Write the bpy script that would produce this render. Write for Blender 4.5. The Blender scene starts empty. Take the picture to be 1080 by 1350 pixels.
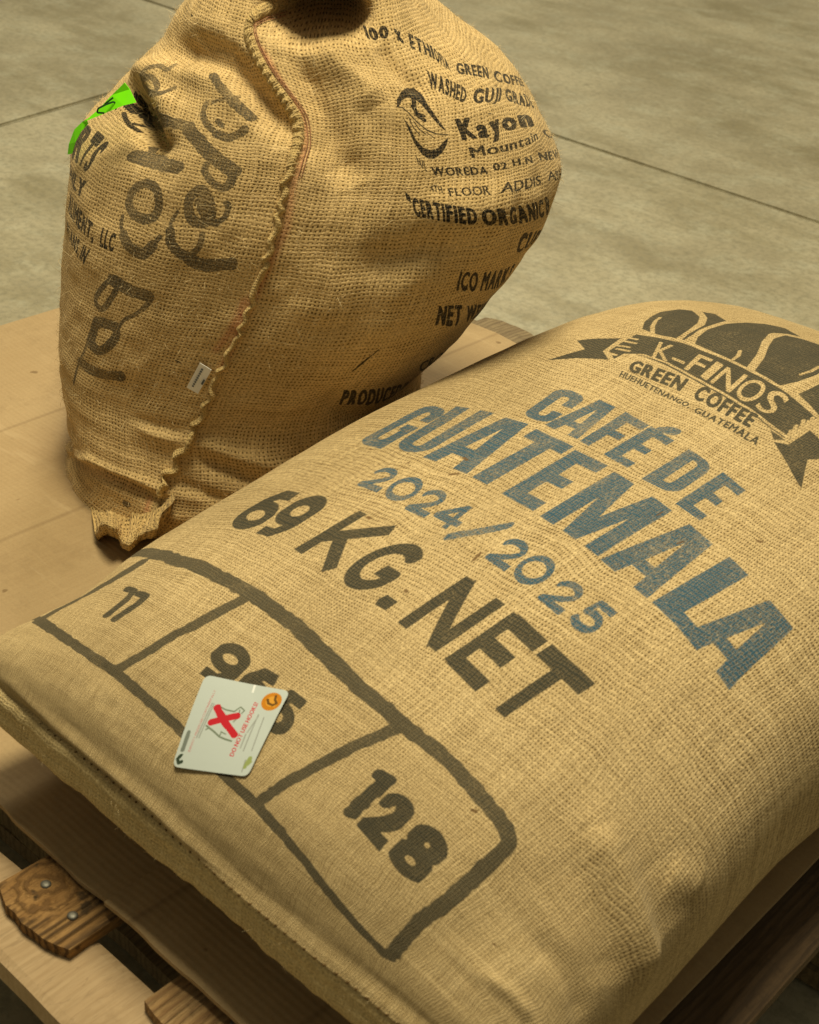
# Two burlap coffee sacks on a cardboard-covered pallet in a warehouse (Blender 4.5)
# World frame: cardboard top is z = 0, +y runs along the deck boards, camera stands over the origin.
import bpy, bmesh, math, random
import numpy as np
from mathutils import Matrix, Vector
random.seed(7)
scene = bpy.context.scene
col = scene.collection

# ---------------------------------------------------------------- camera, world, lamps, exposure
cam_data = bpy.data.cameras.new("camera"); cam = bpy.data.objects.new("camera", cam_data); col.objects.link(cam)
cam_data.sensor_fit = 'VERTICAL'; cam_data.sensor_height = 24.0; cam_data.lens = 24.0 * 1890.08 / 1350.0
cam_data.clip_start = .02; cam_data.clip_end = 200
RCAM = np.array([[0.73381, -0.404173, 0.546047], [0.675299, 0.346263, -0.651209], [0.074125, 0.846609, 0.527029]])
M = Matrix.Identity(4)
for i in range(3):
    for j in range(3): M[i][j] = RCAM[i][j]
M.translation = (0, 0, .83)
cam.matrix_world = M
cam_data.dof.use_dof = True; cam_data.dof.focus_distance = 1.42; cam_data.dof.aperture_fstop = 9
scene.camera = cam

world = bpy.data.worlds.new("World"); scene.world = world; world.use_nodes = True
bg = world.node_tree.nodes['Background']; bg.inputs[0].default_value = (1.0, .91, .67, 1); bg.inputs[1].default_value = .165

def area(name, loc, target, size, power, colour, sy=None):
    d = bpy.data.lights.new(name, 'AREA'); d.energy = power; d.color = colour; d.size = size
    if sy: d.shape = 'RECTANGLE'; d.size_y = sy
    o = bpy.data.objects.new(name, d); col.objects.link(o); o.location = loc
    o.rotation_euler = (Vector(target) - Vector(loc)).to_track_quat('-Z', 'Y').to_euler()
    return o
area("ceiling_lamp", (-1.12, .97, 2.9), (-.9, 1.0, 0), .85, 96, (1, .90, .645), .85)
area("ceiling_lamp", (-4.2, 4.6, 4.4), (-2.5, 3.6, 0), 1.2, 190, (1, .91, .69), 1.2)
scene.view_settings.view_transform = 'Standard'; scene.view_settings.look = 'None'
scene.view_settings.exposure = 0.0; scene.view_settings.gamma = 1.0
scene.cycles.use_denoising = True
scene.cycles.max_bounces = 6
# ---------------------------------------------------------------- cloth surfaces (numpy grids)
def vnoise(u, v, su, sv, seed):
    """smooth value noise, su / sv = feature size"""
    rs = np.random.RandomState(seed)
    tab = rs.rand(256, 256) * 2 - 1
    x = np.asarray(u) / su + 37.3; y = np.asarray(v) / sv + 51.7
    xi = np.floor(x).astype(int); yi = np.floor(y).astype(int)
    fx = x - xi; fy = y - yi
    fx = fx * fx * fx * (fx * (fx * 6 - 15) + 10); fy = fy * fy * fy * (fy * (fy * 6 - 15) + 10)
    g = lambda i, j: tab[i & 255, j & 255]
    return ((g(xi, yi) * (1 - fx) + g(xi + 1, yi) * fx) * (1 - fy)
            + (g(xi, yi + 1) * (1 - fx) + g(xi + 1, yi + 1) * fx) * fy)

def grid_normals(P, flip=1):
    du = np.roll(P, -1, 1) - np.roll(P, 1, 1)
    dv = np.empty_like(P); dv[1:-1] = P[2:] - P[:-2]; dv[0] = P[1] - P[0]; dv[-1] = P[-1] - P[-2]
    n = np.cross(du, dv) * flip
    return n / np.maximum(np.linalg.norm(n, axis=2, keepdims=True), 1e-9)

def seg_dist(U, V, pts):
    """distance to a polyline and the fraction along it"""
    best = np.full(U.shape, 1e9); frac = np.zeros(U.shape)
    pts = np.array(pts, float); L = np.linalg.norm(np.diff(pts, axis=0), axis=1); T = max(L.sum(), 1e-9); acc = 0
    for i in range(len(pts) - 1):
        a, b = pts[i], pts[i + 1]; d = b - a; l2 = max(d @ d, 1e-12)
        t = np.clip(((U - a[0]) * d[0] + (V - a[1]) * d[1]) / l2, 0, 1)
        q = np.hypot(U - a[0] - t * d[0], V - a[1] - t * d[1])
        m = q < best
        best = np.where(m, q, best); frac = np.where(m, (acc + t * L[i]) / T, frac); acc += L[i]
    return best, frac

def crease_sum(U, V, creases):
    h = np.zeros(U.shape)
    for depth, width, pts in creases:
        d, f = seg_dist(U, V, pts)
        taper = np.clip(np.sin(np.pi * np.clip(f * .86 + .07, 0, 1)) * 1.6, 0, 1) if len(pts) > 2 else 1
        h += depth * np.exp(-(d / width) ** 2) * taper
    return h

def resample(c, n, closed):
    s = np.concatenate([[0], np.cumsum(np.linalg.norm(np.diff(c, axis=0), axis=1))])
    q = np.linspace(0, s[-1], n + 1)[:-1] if closed else np.linspace(0, s[-1], n)
    return np.stack([np.interp(q, s, c[:, k]) for k in range(c.shape[1])], 1)

LY_N, LY_M, LY_CU, LY_CV = 560, 600, 1.42, 1.20      # lying sack: around, along, cloth size in metres
LY_LEFT = [-.835, -.818, -.846, -.866, -.878, -.87]; LY_RIGHT = [-.262, -.262, -.275, -.270, -.270, -.29]
def lying_sack(creases):
    cy, hy = 1.0, .543
    spow = lambda a, p: np.sign(a) * np.abs(a) ** p
    prof = np.linspace(0, np.pi, 1500)
    y = -spow(np.cos(prof), .62); b = np.abs(np.sin(prof)) ** .85
    yb = resample(np.stack([y * hy, b * .13, b], 1), LY_M, False)
    P = np.zeros((LY_M, LY_N, 3))
    ang = np.linspace(0, 2 * np.pi, 2001) - np.pi / 2
    for j in range(LY_M):
        s = yb[j, 0] / hy; bb = yb[j, 2]
        yy = cy + yb[j, 0]
        xl = np.interp(yy, [.43, .55, .8, 1.1, 1.4, 1.52], LY_LEFT); xr = np.interp(yy, [.43, .55, .8, 1.1, 1.4, 1.52], LY_RIGHT)
        cx = (xl + xr) / 2; w = (xr - xl) / 2
        up = .128 * bb + .003; lo = .092 * bb ** .8 + .003
        zc = .094 + (.012 if s < 0 else -.02) * abs(s) ** 6
        ca, sa = np.cos(ang), np.sin(ang)
        X = spow(ca, .72) * w
        Z = np.where(sa > 0, spow(sa, .80) * up, spow(sa, .5) * lo)
        X = X + (.012 * bb) * 0
        ring = resample(np.stack([X, Z], 1), LY_N, True)
        ring = ring[::-1]                                   # so u grows towards +x over the top
        P[j, :, 0] = cx + ring[:, 0]; P[j, :, 1] = cy + yb[j, 0]; P[j, :, 2] = zc + ring[:, 1]
    U, V = np.meshgrid(np.arange(LY_N) / LY_N * LY_CU, np.arange(LY_M) / (LY_M - 1) * LY_CV)
    n = grid_normals(P, -1)
    side = np.clip(n[..., 2] + .25, 0, 1)
    h = .0055 * vnoise(U, V, .17, .19, 3) + .0014 * vnoise(U, V, .07, .08, 4)
    h += .0005 * vnoise(U, V, .022, .024, 5) + .0020 * (1 - side) * vnoise(U, V, .07, .12, 8)
    h *= np.clip(np.minimum(V, LY_CV - V) / .06, 0, 1) * np.clip(V / .22, .35, 1)
    h -= .0020 * np.exp(-((V - .0165) / .0055) ** 2) * (n[..., 2] > -.1)
    h += .0012 * np.exp(-(V / .05) ** 2) * vnoise(U, V, .035, .5, 9)
    h += crease_sum(U, V, creases)
    P = P + n * h[..., None]
    P[..., 2] = np.maximum(P[..., 2], .001)
    return P, U, V

ST_N, ST_M, ST_CU, ST_CV = 640, 520, 1.55, .86       # standing sack
ST_RINGS = [
    (0.000, 0.012, 0.169, -0.055, 0.205, 0.130),
    (0.030, 0.034, 0.179, -0.045, 0.225, 0.140),
    (0.070, 0.037, 0.199, -0.020, 0.240, 0.155),
    (0.120, 0.028, 0.200, 0.000, 0.240, 0.170),
    (0.180, 0.059, 0.230, 0.000, 0.235, 0.190),
    (0.240, 0.083, 0.248, 0.000, 0.232, 0.210),
    (0.300, 0.101, 0.261, 0.000, 0.225, 0.220),
    (0.350, 0.111, 0.261, 0.005, 0.215, 0.220),
    (0.400, 0.121, 0.221, 0.010, 0.200, 0.210),
    (0.440, 0.120, 0.183, 0.016, 0.180, 0.190),
    (0.480, 0.092, 0.134, 0.020, 0.150, 0.170),
    (0.520, 0.088, 0.099, 0.025, 0.115, 0.140),
    (0.560, 0.091, 0.078, 0.025, 0.075, 0.090),
    (0.585, 0.080, 0.030, 0.025, 0.030, 0.040),
]
ST_Q = (-1.145, .995); ST_E1 = (.76627, .64252); ST_F = (-.64252, .76627)
def standing_sack(creases, dents):
    R_ = np.array(ST_RINGS)
    zz = np.linspace(0, .585, 900)
    k = np.clip((zz[:, None] - R_[None, :, 0]), -1, 1)
    cols = []
    for c in range(1, 6):                                   # smooth the table with a small blur
        v = np.interp(zz, R_[:, 0], R_[:, c]); ker = np.hanning(81); ker /= ker.sum()
        vp = np.concatenate([2 * v[0] - v[1:41][::-1], v, 2 * v[-1] - v[-41:-1][::-1]])
        cols.append(np.convolve(vp, ker, 'valid'))
    cols = np.array(cols).T
    m = np.stack([zz, cols[:, 1]], 1)
    s = np.concatenate([[0], np.cumsum(np.hypot(np.diff(zz), np.diff(cols[:, 1])))])
    base = .07                                              # bottom panel tucked in
    tot = s[-1] + base
    P = np.zeros((ST_M, ST_N, 3)); q = np.linspace(0, tot, ST_M)
    th = np.linspace(-np.pi, np.pi, 1601)
    E1 = np.array(ST_E1); F = np.array(ST_F); Q = np.array(ST_Q)
    for j in range(ST_M):
        if q[j] < base:
            f = q[j] / base; row = cols[0].copy(); sc = .25 + .75 * np.sin(f * np.pi / 2); z = .012 * (1 - f) ** 2 + .001
            row[1] *= sc; row[3] *= sc; row[4] *= sc
        else:
            d = q[j] - base; z = np.interp(d, s, zz) + .001; row = np.array([np.interp(d, s, cols[:, c]) for c in range(5)]); f = 1
        off, r1, dc, rn, rf = row
        sn, cs = np.sin(th), np.cos(th)
        a = off + r1 * np.sign(sn) * np.abs(sn) ** .92
        b = dc - np.where(cs > 0, rn, rf) * np.sign(cs) * np.abs(cs) ** .92
        ring = resample(np.stack([a, b], 1), ST_N, True)
        P[j, :, :2] = Q + ring[:, :1] * E1 + ring[:, 1:2] * F; P[j, :, 2] = z
    U, V = np.meshgrid(np.arange(ST_N) / ST_N * ST_CU, np.arange(ST_M) / (ST_M - 1) * ST_CV)
    n = grid_normals(P, 1)
    h = .007 * vnoise(U, V, .15, .16, 13) + .0018 * vnoise(U, V, .06, .055, 14) + .001 * vnoise(U, V, .02, .02, 15)
    h += .0030 * vnoise(U, V, .11, .018, 16) * np.clip(1 - V / .34, 0, 1)
    h *= np.clip(V / .08, .1, 1)
    h += crease_sum(U, V, creases)
    P = P + n * h[..., None]
    for (u, v, ru, rv, dx, dy, dz, pw) in dents:
        g = np.exp(-(((U - u) / ru) ** 2 + ((V - v) / rv) ** 2) ** pw)[..., None]
        P = P + g * np.array([dx, dy, dz])
    P[..., 2] = np.maximum(P[..., 2], .0008)
    return P, U, V

def grid_at(P, fu, fv):
    """bilinear sample of a grid closed in u; fu, fv in grid cells"""
    M, N = P.shape[:2]
    i = int(np.floor(fu)); j = int(np.clip(np.floor(fv), 0, M - 2)); a = fu - i; b = min(max(fv - j, 0), 1)
    return (P[j, i % N] * (1 - a) + P[j, (i + 1) % N] * a) * (1 - b) + (P[j + 1, i % N] * (1 - a) + P[j + 1, (i + 1) % N] * a) * b
# ---------------------------------------------------------------- print, folds and stitch paths in cloth coordinates (metres)
LY_CREASES = [
 (-0.015,0.015,[(0.9382,0.3957),(0.9581,0.3882),(0.9859,0.3804),(1.0112,0.3751),(1.0436,0.3727)]),
 (0.005,0.028,[(0.9403,0.3835),(0.9692,0.3711),(1.0007,0.3559),(1.0274,0.3417)]),
 (0.002,0.03,[(0.9757,0.408),(1.0017,0.4037),(1.028,0.4001)]),
 (0.004,0.012,[(0.9637,0.3006),(0.9869,0.3071),(1.0138,0.3051),(1.0351,0.3029)]),
 (-0.004,0.012,[(0.9667,0.2234),(0.9849,0.2357),(1.008,0.2371)]),
 (-0.004,0.01,[(0.9941,0.4149),(1.0099,0.4227),(1.0214,0.4317)]),
 (-0.006,0.02,[(0.4526,0.0784),(0.5204,0.0496),(0.6287,0.0474),(0.7692,0.0188),(1.2692,0.0356)]),
 (0.003,0.04,[(0.9395,0.1448),(0.9463,0.26),(0.9562,0.3277)]),
 (-0.002,0.03,[(0.9643,0.1965),(0.9737,0.2876),(0.9848,0.3316)]),
]
ST_CREASES = [
 (-0.022,0.024,[(0.506,0.6439),(0.5971,0.6599),(0.6536,0.6566),(0.6891,0.6362),(0.7179,0.6024),(0.7526,0.5691)]),
 (0.01,0.02,[(0.4638,0.5971),(0.5389,0.625),(0.6013,0.6381),(0.644,0.6396),(0.6713,0.6161),(0.7046,0.5898),(0.7368,0.5653)]),
 (-0.03,0.013,[(0.4785,0.5744),(0.524,0.567),(0.5698,0.5484),(0.5944,0.5364)]),
 (0.01,0.018,[(0.442,0.5867),(0.5224,0.598),(0.5782,0.5824),(0.6073,0.5553)]),
 (-0.015,0.024,[(0.7784,0.6873),(0.7782,0.6283),(0.795,0.5725),(0.8241,0.5237)]),
 (0.01,0.022,[(0.8238,0.6971),(0.8415,0.651),(0.8541,0.6213)]),
 (-0.007,0.016,[(0.9141,0.6956),(0.9198,0.668),(0.9302,0.6382)]),
 (0.006,0.006,[(0.3754,0.0762),(0.5908,0.1513),(0.6325,0.1507),(0.6761,0.1525),(0.7208,0.1461)]),
 (-0.008,0.008,[(0.473,0.1075),(0.6019,0.1403),(0.6568,0.1432),(0.7098,0.1358)]),
 (0.004,0.007,[(0.677,0.2134),(0.7045,0.2094),(0.7408,0.2089)]),
 (-0.003,0.006,[(0.6716,0.2189),(0.7034,0.2172),(0.7421,0.2154)]),
 (-0.006,0.01,[(0.7608,0.1952),(0.8138,0.1754),(0.8652,0.1629)]),
 (0.005,0.01,[(0.7584,0.2079),(0.8155,0.1934),(0.8828,0.1802)]),
 (-0.005,0.008,[(0.735,0.1588),(0.7959,0.1462)]),
 (-0.01,0.024,[(0.9351,0.4511),(0.9036,0.4532),(0.8762,0.4425),(0.8405,0.4388)]),
 (0.012,0.032,[(0.8963,0.4848),(0.9428,0.4894),(0.9992,0.4888)]),
 (-0.008,0.014,[(0.8726,0.276),(0.9791,0.2096),(1.1038,0.2015)]),
 (-0.006,0.01,[(0.5618,0.6828),(0.6542,0.6832),(0.6988,0.6605)]),
]
ST_DENTS = [
 (0.8156,0.7369,0.086,0.034,-0.08,0.095,-0.01,2),
 (0.8377,0.7845,0.1,0.03,0.03,-0.036,0.0,1),
 (0.5972,0.5312,0.02,0.014,-0.01,0.02,-0.004,1),
]
LY_MARKS = [
 ('G','blue','H','G',[(0.5004,0.5193),(0.5313,0.5201),(0.5323,0.5647),(0.5029,0.566)]),
 ('G','blue','H','U',[(0.5383,0.5229),(0.5721,0.5248),(0.5681,0.5753),(0.5303,0.5704)]),
 ('G','blue','H','A',[(0.5758,0.5236),(0.6264,0.5242),(0.618,0.5777),(0.5693,0.5743)]),
 ('G','blue','H','T',[(0.62,0.5238),(0.6619,0.5241),(0.6625,0.574),(0.6169,0.5757)]),
 ('G','blue','H','E',[(0.6677,0.5231),(0.7041,0.5219),(0.7035,0.572),(0.6667,0.5724)]),
 ('G','blue','H','M',[(0.7135,0.5204),(0.7812,0.5157),(0.7832,0.5634),(0.7137,0.5696)]),
 ('G','blue','H','A',[(0.7848,0.515),(0.8388,0.5101),(0.8451,0.5567),(0.7883,0.5638)]),
 ('G','blue','H','L',[(0.844,0.5096),(0.8969,0.502),(0.9066,0.5466),(0.8513,0.5556)]),
 ('G','blue','H','A',[(0.8803,0.5042),(0.9344,0.4986),(0.9434,0.5428),(0.8868,0.5485)]),
 ('G','blue','H','C',[(0.5889,0.5815),(0.618,0.5824),(0.6133,0.6163),(0.5804,0.6156)]),
 ('G','blue','H','A',[(0.6171,0.5814),(0.6564,0.5802),(0.653,0.6166),(0.6134,0.6178)]),
 ('G','blue','H','F',[(0.6596,0.5797),(0.6861,0.5785),(0.6858,0.614),(0.6561,0.6162)]),
 ('G','blue','H','E',[(0.6884,0.5785),(0.7177,0.5761),(0.7182,0.6107),(0.6878,0.614)]),
 ('S','blue',0.0075,[(0.6975,0.614),(0.7029,0.6164),(0.7102,0.6174)]),
 ('G','blue','H','D',[(0.7369,0.5732),(0.7716,0.5728),(0.7683,0.6057),(0.7361,0.6088)]),
 ('G','blue','H','E',[(0.7789,0.5686),(0.8059,0.5672),(0.8065,0.6009),(0.7775,0.6049)]),
 ('G','blue','S','2',[(0.5569,0.4898),(0.5855,0.4901),(0.5824,0.5094),(0.5551,0.5077)]),
 ('G','blue','S','0',[(0.5871,0.4885),(0.617,0.4893),(0.6145,0.5083),(0.583,0.5079)]),
 ('G','blue','S','2',[(0.6182,0.4875),(0.6441,0.488),(0.6422,0.5078),(0.6169,0.5056)]),
 ('G','blue','S','4',[(0.6447,0.4873),(0.6742,0.4878),(0.6712,0.5073),(0.6428,0.5068)]),
 ('G','blue','S','2',[(0.7119,0.484),(0.7408,0.4814),(0.7427,0.5007),(0.7124,0.5023)]),
 ('G','blue','S','0',[(0.7414,0.481),(0.7717,0.4792),(0.7715,0.5002),(0.7411,0.4999)]),
 ('G','blue','S','2',[(0.775,0.4781),(0.8027,0.4764),(0.8055,0.4961),(0.7781,0.4958)]),
 ('G','blue','S','5',[(0.806,0.4764),(0.8351,0.4742),(0.8359,0.4941),(0.8088,0.4962)]),
 ('S','blue',0.0062,[(0.675,0.4844),(0.7034,0.5071)]),
 ('G','dark','B9','6',[(0.4962,0.4304),(0.5318,0.4307),(0.5297,0.4705),(0.496,0.4724)]),
 ('G','dark','B9','9',[(0.5318,0.4307),(0.5594,0.4328),(0.5625,0.4733),(0.5305,0.4729)]),
 ('G','dark','B9','K',[(0.579,0.4325),(0.6286,0.4304),(0.637,0.4723),(0.5888,0.4743)]),
 ('G','dark','B9','G',[(0.6318,0.4285),(0.6728,0.4273),(0.6844,0.4692),(0.6422,0.4706)]),
 ('P','dark',[(0.6841,0.4256),(0.6824,0.4295),(0.6847,0.435),(0.697,0.4343),(0.6954,0.4255)]),
 ('G','dark','B9','N',[(0.711,0.4233),(0.7572,0.4194),(0.7654,0.4648),(0.7182,0.4689)]),
 ('G','dark','B9','E',[(0.766,0.4185),(0.8067,0.4132),(0.8144,0.4598),(0.7744,0.4638)]),
 ('G','dark','B9','T',[(0.8073,0.4128),(0.8538,0.408),(0.8636,0.4556),(0.8165,0.4602)]),
 ('S','table',0.0122,[(0.4133,0.3967),(0.4289,0.3959),(0.492,0.3891),(0.5466,0.3875),(0.592,0.3884),(0.6462,0.3842),(0.6767,0.3792),(0.731,0.3689),(0.7837,0.3633),(0.8286,0.3627),(0.8701,0.3556),(0.8971,0.3502),(0.9057,0.3429),(0.9079,0.3009),(0.9083,0.2555),(0.9057,0.2143),(0.9096,0.1397),(0.9042,0.1229),(0.8904,0.1297),(0.8543,0.1463),(0.8114,0.1701),(0.7745,0.1856),(0.7473,0.1954),(0.7079,0.2021),(0.6358,0.2213),(0.5947,0.2284),(0.5524,0.236),(0.5169,0.2388),(0.4744,0.2446),(0.3961,0.2743),(0.3956,0.2765)]),
 ('S','table',0.0105,[(0.5487,0.2431),(0.5585,0.2867),(0.5648,0.3223),(0.5777,0.3557),(0.5891,0.3815)]),
 ('S','table',0.0105,[(0.7447,0.205),(0.7528,0.2584),(0.7625,0.3008),(0.7715,0.3316),(0.785,0.3618)]),
 ('S','table',0.0125,[(0.4134,0.2674),(0.4175,0.2907),(0.4173,0.3275),(0.4375,0.3536),(0.45,0.3809)]),
 ('S','table',0.0145,[(0.908,0.128),(0.8904,0.1297),(0.8543,0.1463),(0.8114,0.1701),(0.7745,0.1856)]),
 ('S','table',0.0175,[(0.7745,0.1856),(0.7473,0.1954),(0.7079,0.2021),(0.6358,0.2213),(0.5947,0.2284),(0.5524,0.236),(0.5169,0.2388),(0.4744,0.2446),(0.4151,0.2627)]),
 ('S','dark',0.0085,[(0.4847,0.3047),(0.4834,0.3452)]),
 ('S','dark',0.0075,[(0.4828,0.3458),(0.472,0.3456)]),
 ('S','dark',0.0085,[(0.4977,0.3038),(0.5022,0.3437)]),
 ('S','dark',0.0075,[(0.5016,0.3443),(0.4902,0.3441)]),
 ('G','dark','S8','9',[(0.6086,0.2996),(0.6466,0.2979),(0.6418,0.3439),(0.6052,0.3438)]),
 ('G','dark','S8','6',[(0.6491,0.2932),(0.6863,0.2903),(0.6784,0.34),(0.6458,0.3422)]),
 ('G','dark','S8','5',[(0.6897,0.2932),(0.7196,0.2884),(0.7124,0.3338),(0.6845,0.3369)]),
 ('S','dark',0.0125,[(0.8102,0.2669),(0.8096,0.318)]),
 ('S','dark',0.012,[(0.8096,0.318),(0.8021,0.3161)]),
 ('G','dark','S8','2',[(0.8201,0.2614),(0.8499,0.2541),(0.8442,0.3149),(0.8182,0.3111)]),
 ('G','dark','S8','8',[(0.853,0.2527),(0.8858,0.2487),(0.8841,0.3057),(0.8518,0.3099)]),
 ('P','dark',[(0.5332,0.6349),(0.5461,0.6569),(0.5239,0.6651),(0.5373,0.6739),(0.5542,0.6819),(0.5619,0.6613),(0.5782,0.6551),(0.5541,0.6459)]),
 ('P','dark',[(0.566,0.6637),(0.5623,0.6767),(0.5584,0.6921),(0.5819,0.6973),(0.6067,0.7003),(0.6323,0.7),(0.6641,0.6991),(0.7036,0.6961),(0.7388,0.6907),(0.763,0.6844),(0.7836,0.679),(0.7844,0.6683),(0.7874,0.6498),(0.7599,0.6544),(0.731,0.6595),(0.697,0.6636),(0.6602,0.6668),(0.6222,0.67),(0.5967,0.6705),(0.5802,0.6666),(0.5809,0.6565),(0.565,0.6623)]),
 ('P','dark',[(0.5538,0.7013),(0.5409,0.7131),(0.5337,0.7246),(0.528,0.7408),(0.5345,0.757),(0.547,0.7616),(0.5657,0.7529),(0.5798,0.7369),(0.5869,0.7215),(0.5927,0.7038),(0.5745,0.7005)]),
 ('P','dark',[(0.5568,0.7663),(0.5696,0.7702),(0.5924,0.7612),(0.5922,0.7463),(0.5938,0.7267),(0.5987,0.7144),(0.6012,0.7046),(0.5989,0.7044),(0.5937,0.7158),(0.5881,0.7377),(0.5738,0.7549)]),
 ('P','dark',[(0.6148,0.7044),(0.6061,0.714),(0.5989,0.7307),(0.5983,0.7535),(0.6059,0.7748),(0.6253,0.7793),(0.6447,0.7607),(0.6529,0.7433),(0.67,0.7205),(0.6819,0.6993),(0.6616,0.7011),(0.6338,0.7038)]),
 ('P','dark',[(0.6059,0.7748),(0.618,0.7896),(0.6378,0.7993),(0.666,0.7857),(0.6538,0.7801),(0.6438,0.768),(0.6438,0.7596),(0.6239,0.7727)]),
 ('P','dark',[(0.6552,0.7564),(0.6555,0.7734),(0.6704,0.779),(0.6908,0.7815),(0.7106,0.7753),(0.7303,0.749),(0.7355,0.7236),(0.7321,0.707),(0.7247,0.6955),(0.6904,0.7003),(0.6802,0.7189),(0.6654,0.7384)]),
 ('P','dark',[(0.7465,0.694),(0.7482,0.7055),(0.7486,0.7191),(0.7618,0.7233),(0.8025,0.684),(0.7814,0.6825),(0.7634,0.689)]),
 ('S','-',0.0034,[(0.5673,0.701),(0.5559,0.7092),(0.5456,0.7209),(0.5421,0.7282)]),
 ('S','-',0.0035,[(0.6623,0.7031),(0.6602,0.71),(0.6544,0.7167)]),
 ('S','-',0.0035,[(0.7247,0.7169),(0.7274,0.7259),(0.726,0.7368)]),
 ('S','-',0.0026,[(0.5556,0.6964),(0.5785,0.6999),(0.6063,0.7018),(0.6328,0.702),(0.6639,0.7005),(0.7035,0.6974),(0.7389,0.6919),(0.7811,0.6807)]),
 ('S','-',0.002,[(0.5816,0.6656),(0.5945,0.6721),(0.6201,0.6727),(0.6585,0.6692),(0.6954,0.666),(0.7295,0.6618),(0.7586,0.6565),(0.7846,0.6521)]),
 ('S','-',0.0022,[(0.5543,0.6846),(0.5682,0.6861)]),
 ('S','-',0.0022,[(0.5578,0.6787),(0.5735,0.6813)]),
 ('S','-',0.0022,[(0.5619,0.6717),(0.5749,0.6746)]),
 ('S','-',0.0022,[(0.5682,0.6683),(0.5801,0.671)]),
 ('S','-',0.0022,[(0.5704,0.6614),(0.577,0.6623)]),
 ('S','-',0.0032,[(0.5569,0.6924),(0.5606,0.6779),(0.5642,0.6628),(0.5823,0.6555)]),
 ('S','-',0.0032,[(0.7853,0.6511),(0.78,0.6587)]),
 ('S','-',0.0032,[(0.7863,0.6552),(0.7782,0.6647)]),
 ('S','-',0.0032,[(0.7864,0.6606),(0.7777,0.6716)]),
 ('S','-',0.0032,[(0.7868,0.6654),(0.7815,0.6731)]),
 ('S','-',0.0032,[(0.7864,0.6701),(0.781,0.6774)]),
 ('P','dark',[(0.7659,0.6524),(0.7855,0.6491),(0.7777,0.6455)]),
 ('P','dark',[(0.78,0.6437),(0.7914,0.6469),(0.7915,0.6565),(0.7911,0.6661),(0.8039,0.6628),(0.8148,0.6585),(0.8257,0.6493),(0.8165,0.6427),(0.8275,0.6307),(0.8371,0.6208),(0.8212,0.6268)]),
 ('T','-','B5','K-FINOS',[(0,(0.6039,0.6721),(0.5859,0.6924)),(1,(0.622,0.6747),(0.6059,0.6936)),(2,(0.6407,0.6734),(0.6302,0.6947)),(3,(0.6597,0.6728),(0.6512,0.6942)),(4,(0.6744,0.6707),(0.6669,0.6923)),(5,(0.702,0.6688),(0.694,0.6923)),(6,(0.7304,0.665),(0.7214,0.6909)),(7,(0.753,0.664),(0.7494,0.686))]),
 ('T','dark','B8','GREEN COFFEE',[(0,(0.6059,0.6511),(0.5958,0.6628)),(5,(0.6674,0.6524),(0.6604,0.6649)),(6,(0.6805,0.6515),(0.6728,0.6652)),(12,(0.7519,0.6463),(0.746,0.6587))]),
 ('T','dark','B7','HUEHUETENANGO, GUATEMALA',[(0,(0.6082,0.6429),(0.6035,0.6486)),(14,(0.6921,0.6411),(0.6911,0.645)),(15,(0.6982,0.6398),(0.6961,0.6445)),(24,(0.7727,0.6351),(0.7699,0.642))]),
 ('S','fleck',0.0011,[(0.522,0.5178),(0.5243,0.5175)]),
 ('S','fleck',0.0011,[(0.5715,0.5165),(0.5736,0.5162)]),
 ('S','fleck',0.0022,[(0.6161,0.5193),(0.6206,0.5221)]),
 ('S','fleck',0.0019,[(0.6049,0.534),(0.6102,0.5334)]),
 ('S','fleck',0.0016,[(0.8537,0.5737),(0.8577,0.5744)]),
 ('S','fleck',0.0016,[(0.8128,0.5472),(0.8139,0.5499)]),
 ('S','fleck',0.0016,[(0.7791,0.5559),(0.7791,0.5595)]),
 ('S','fleck',0.0022,[(0.7103,0.4793),(0.709,0.4844)]),
 ('S','fleck',0.0022,[(0.6033,0.4724),(0.6063,0.4723)]),
 ('S','fleck',0.0022,[(0.6927,0.4429),(0.6947,0.4427)]),
 ('S','fleck',0.0022,[(0.9512,0.2653),(0.9529,0.2654)]),
 ('S','fleck',0.0027,[(0.8704,0.3432),(0.8733,0.3445)]),
]
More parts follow.
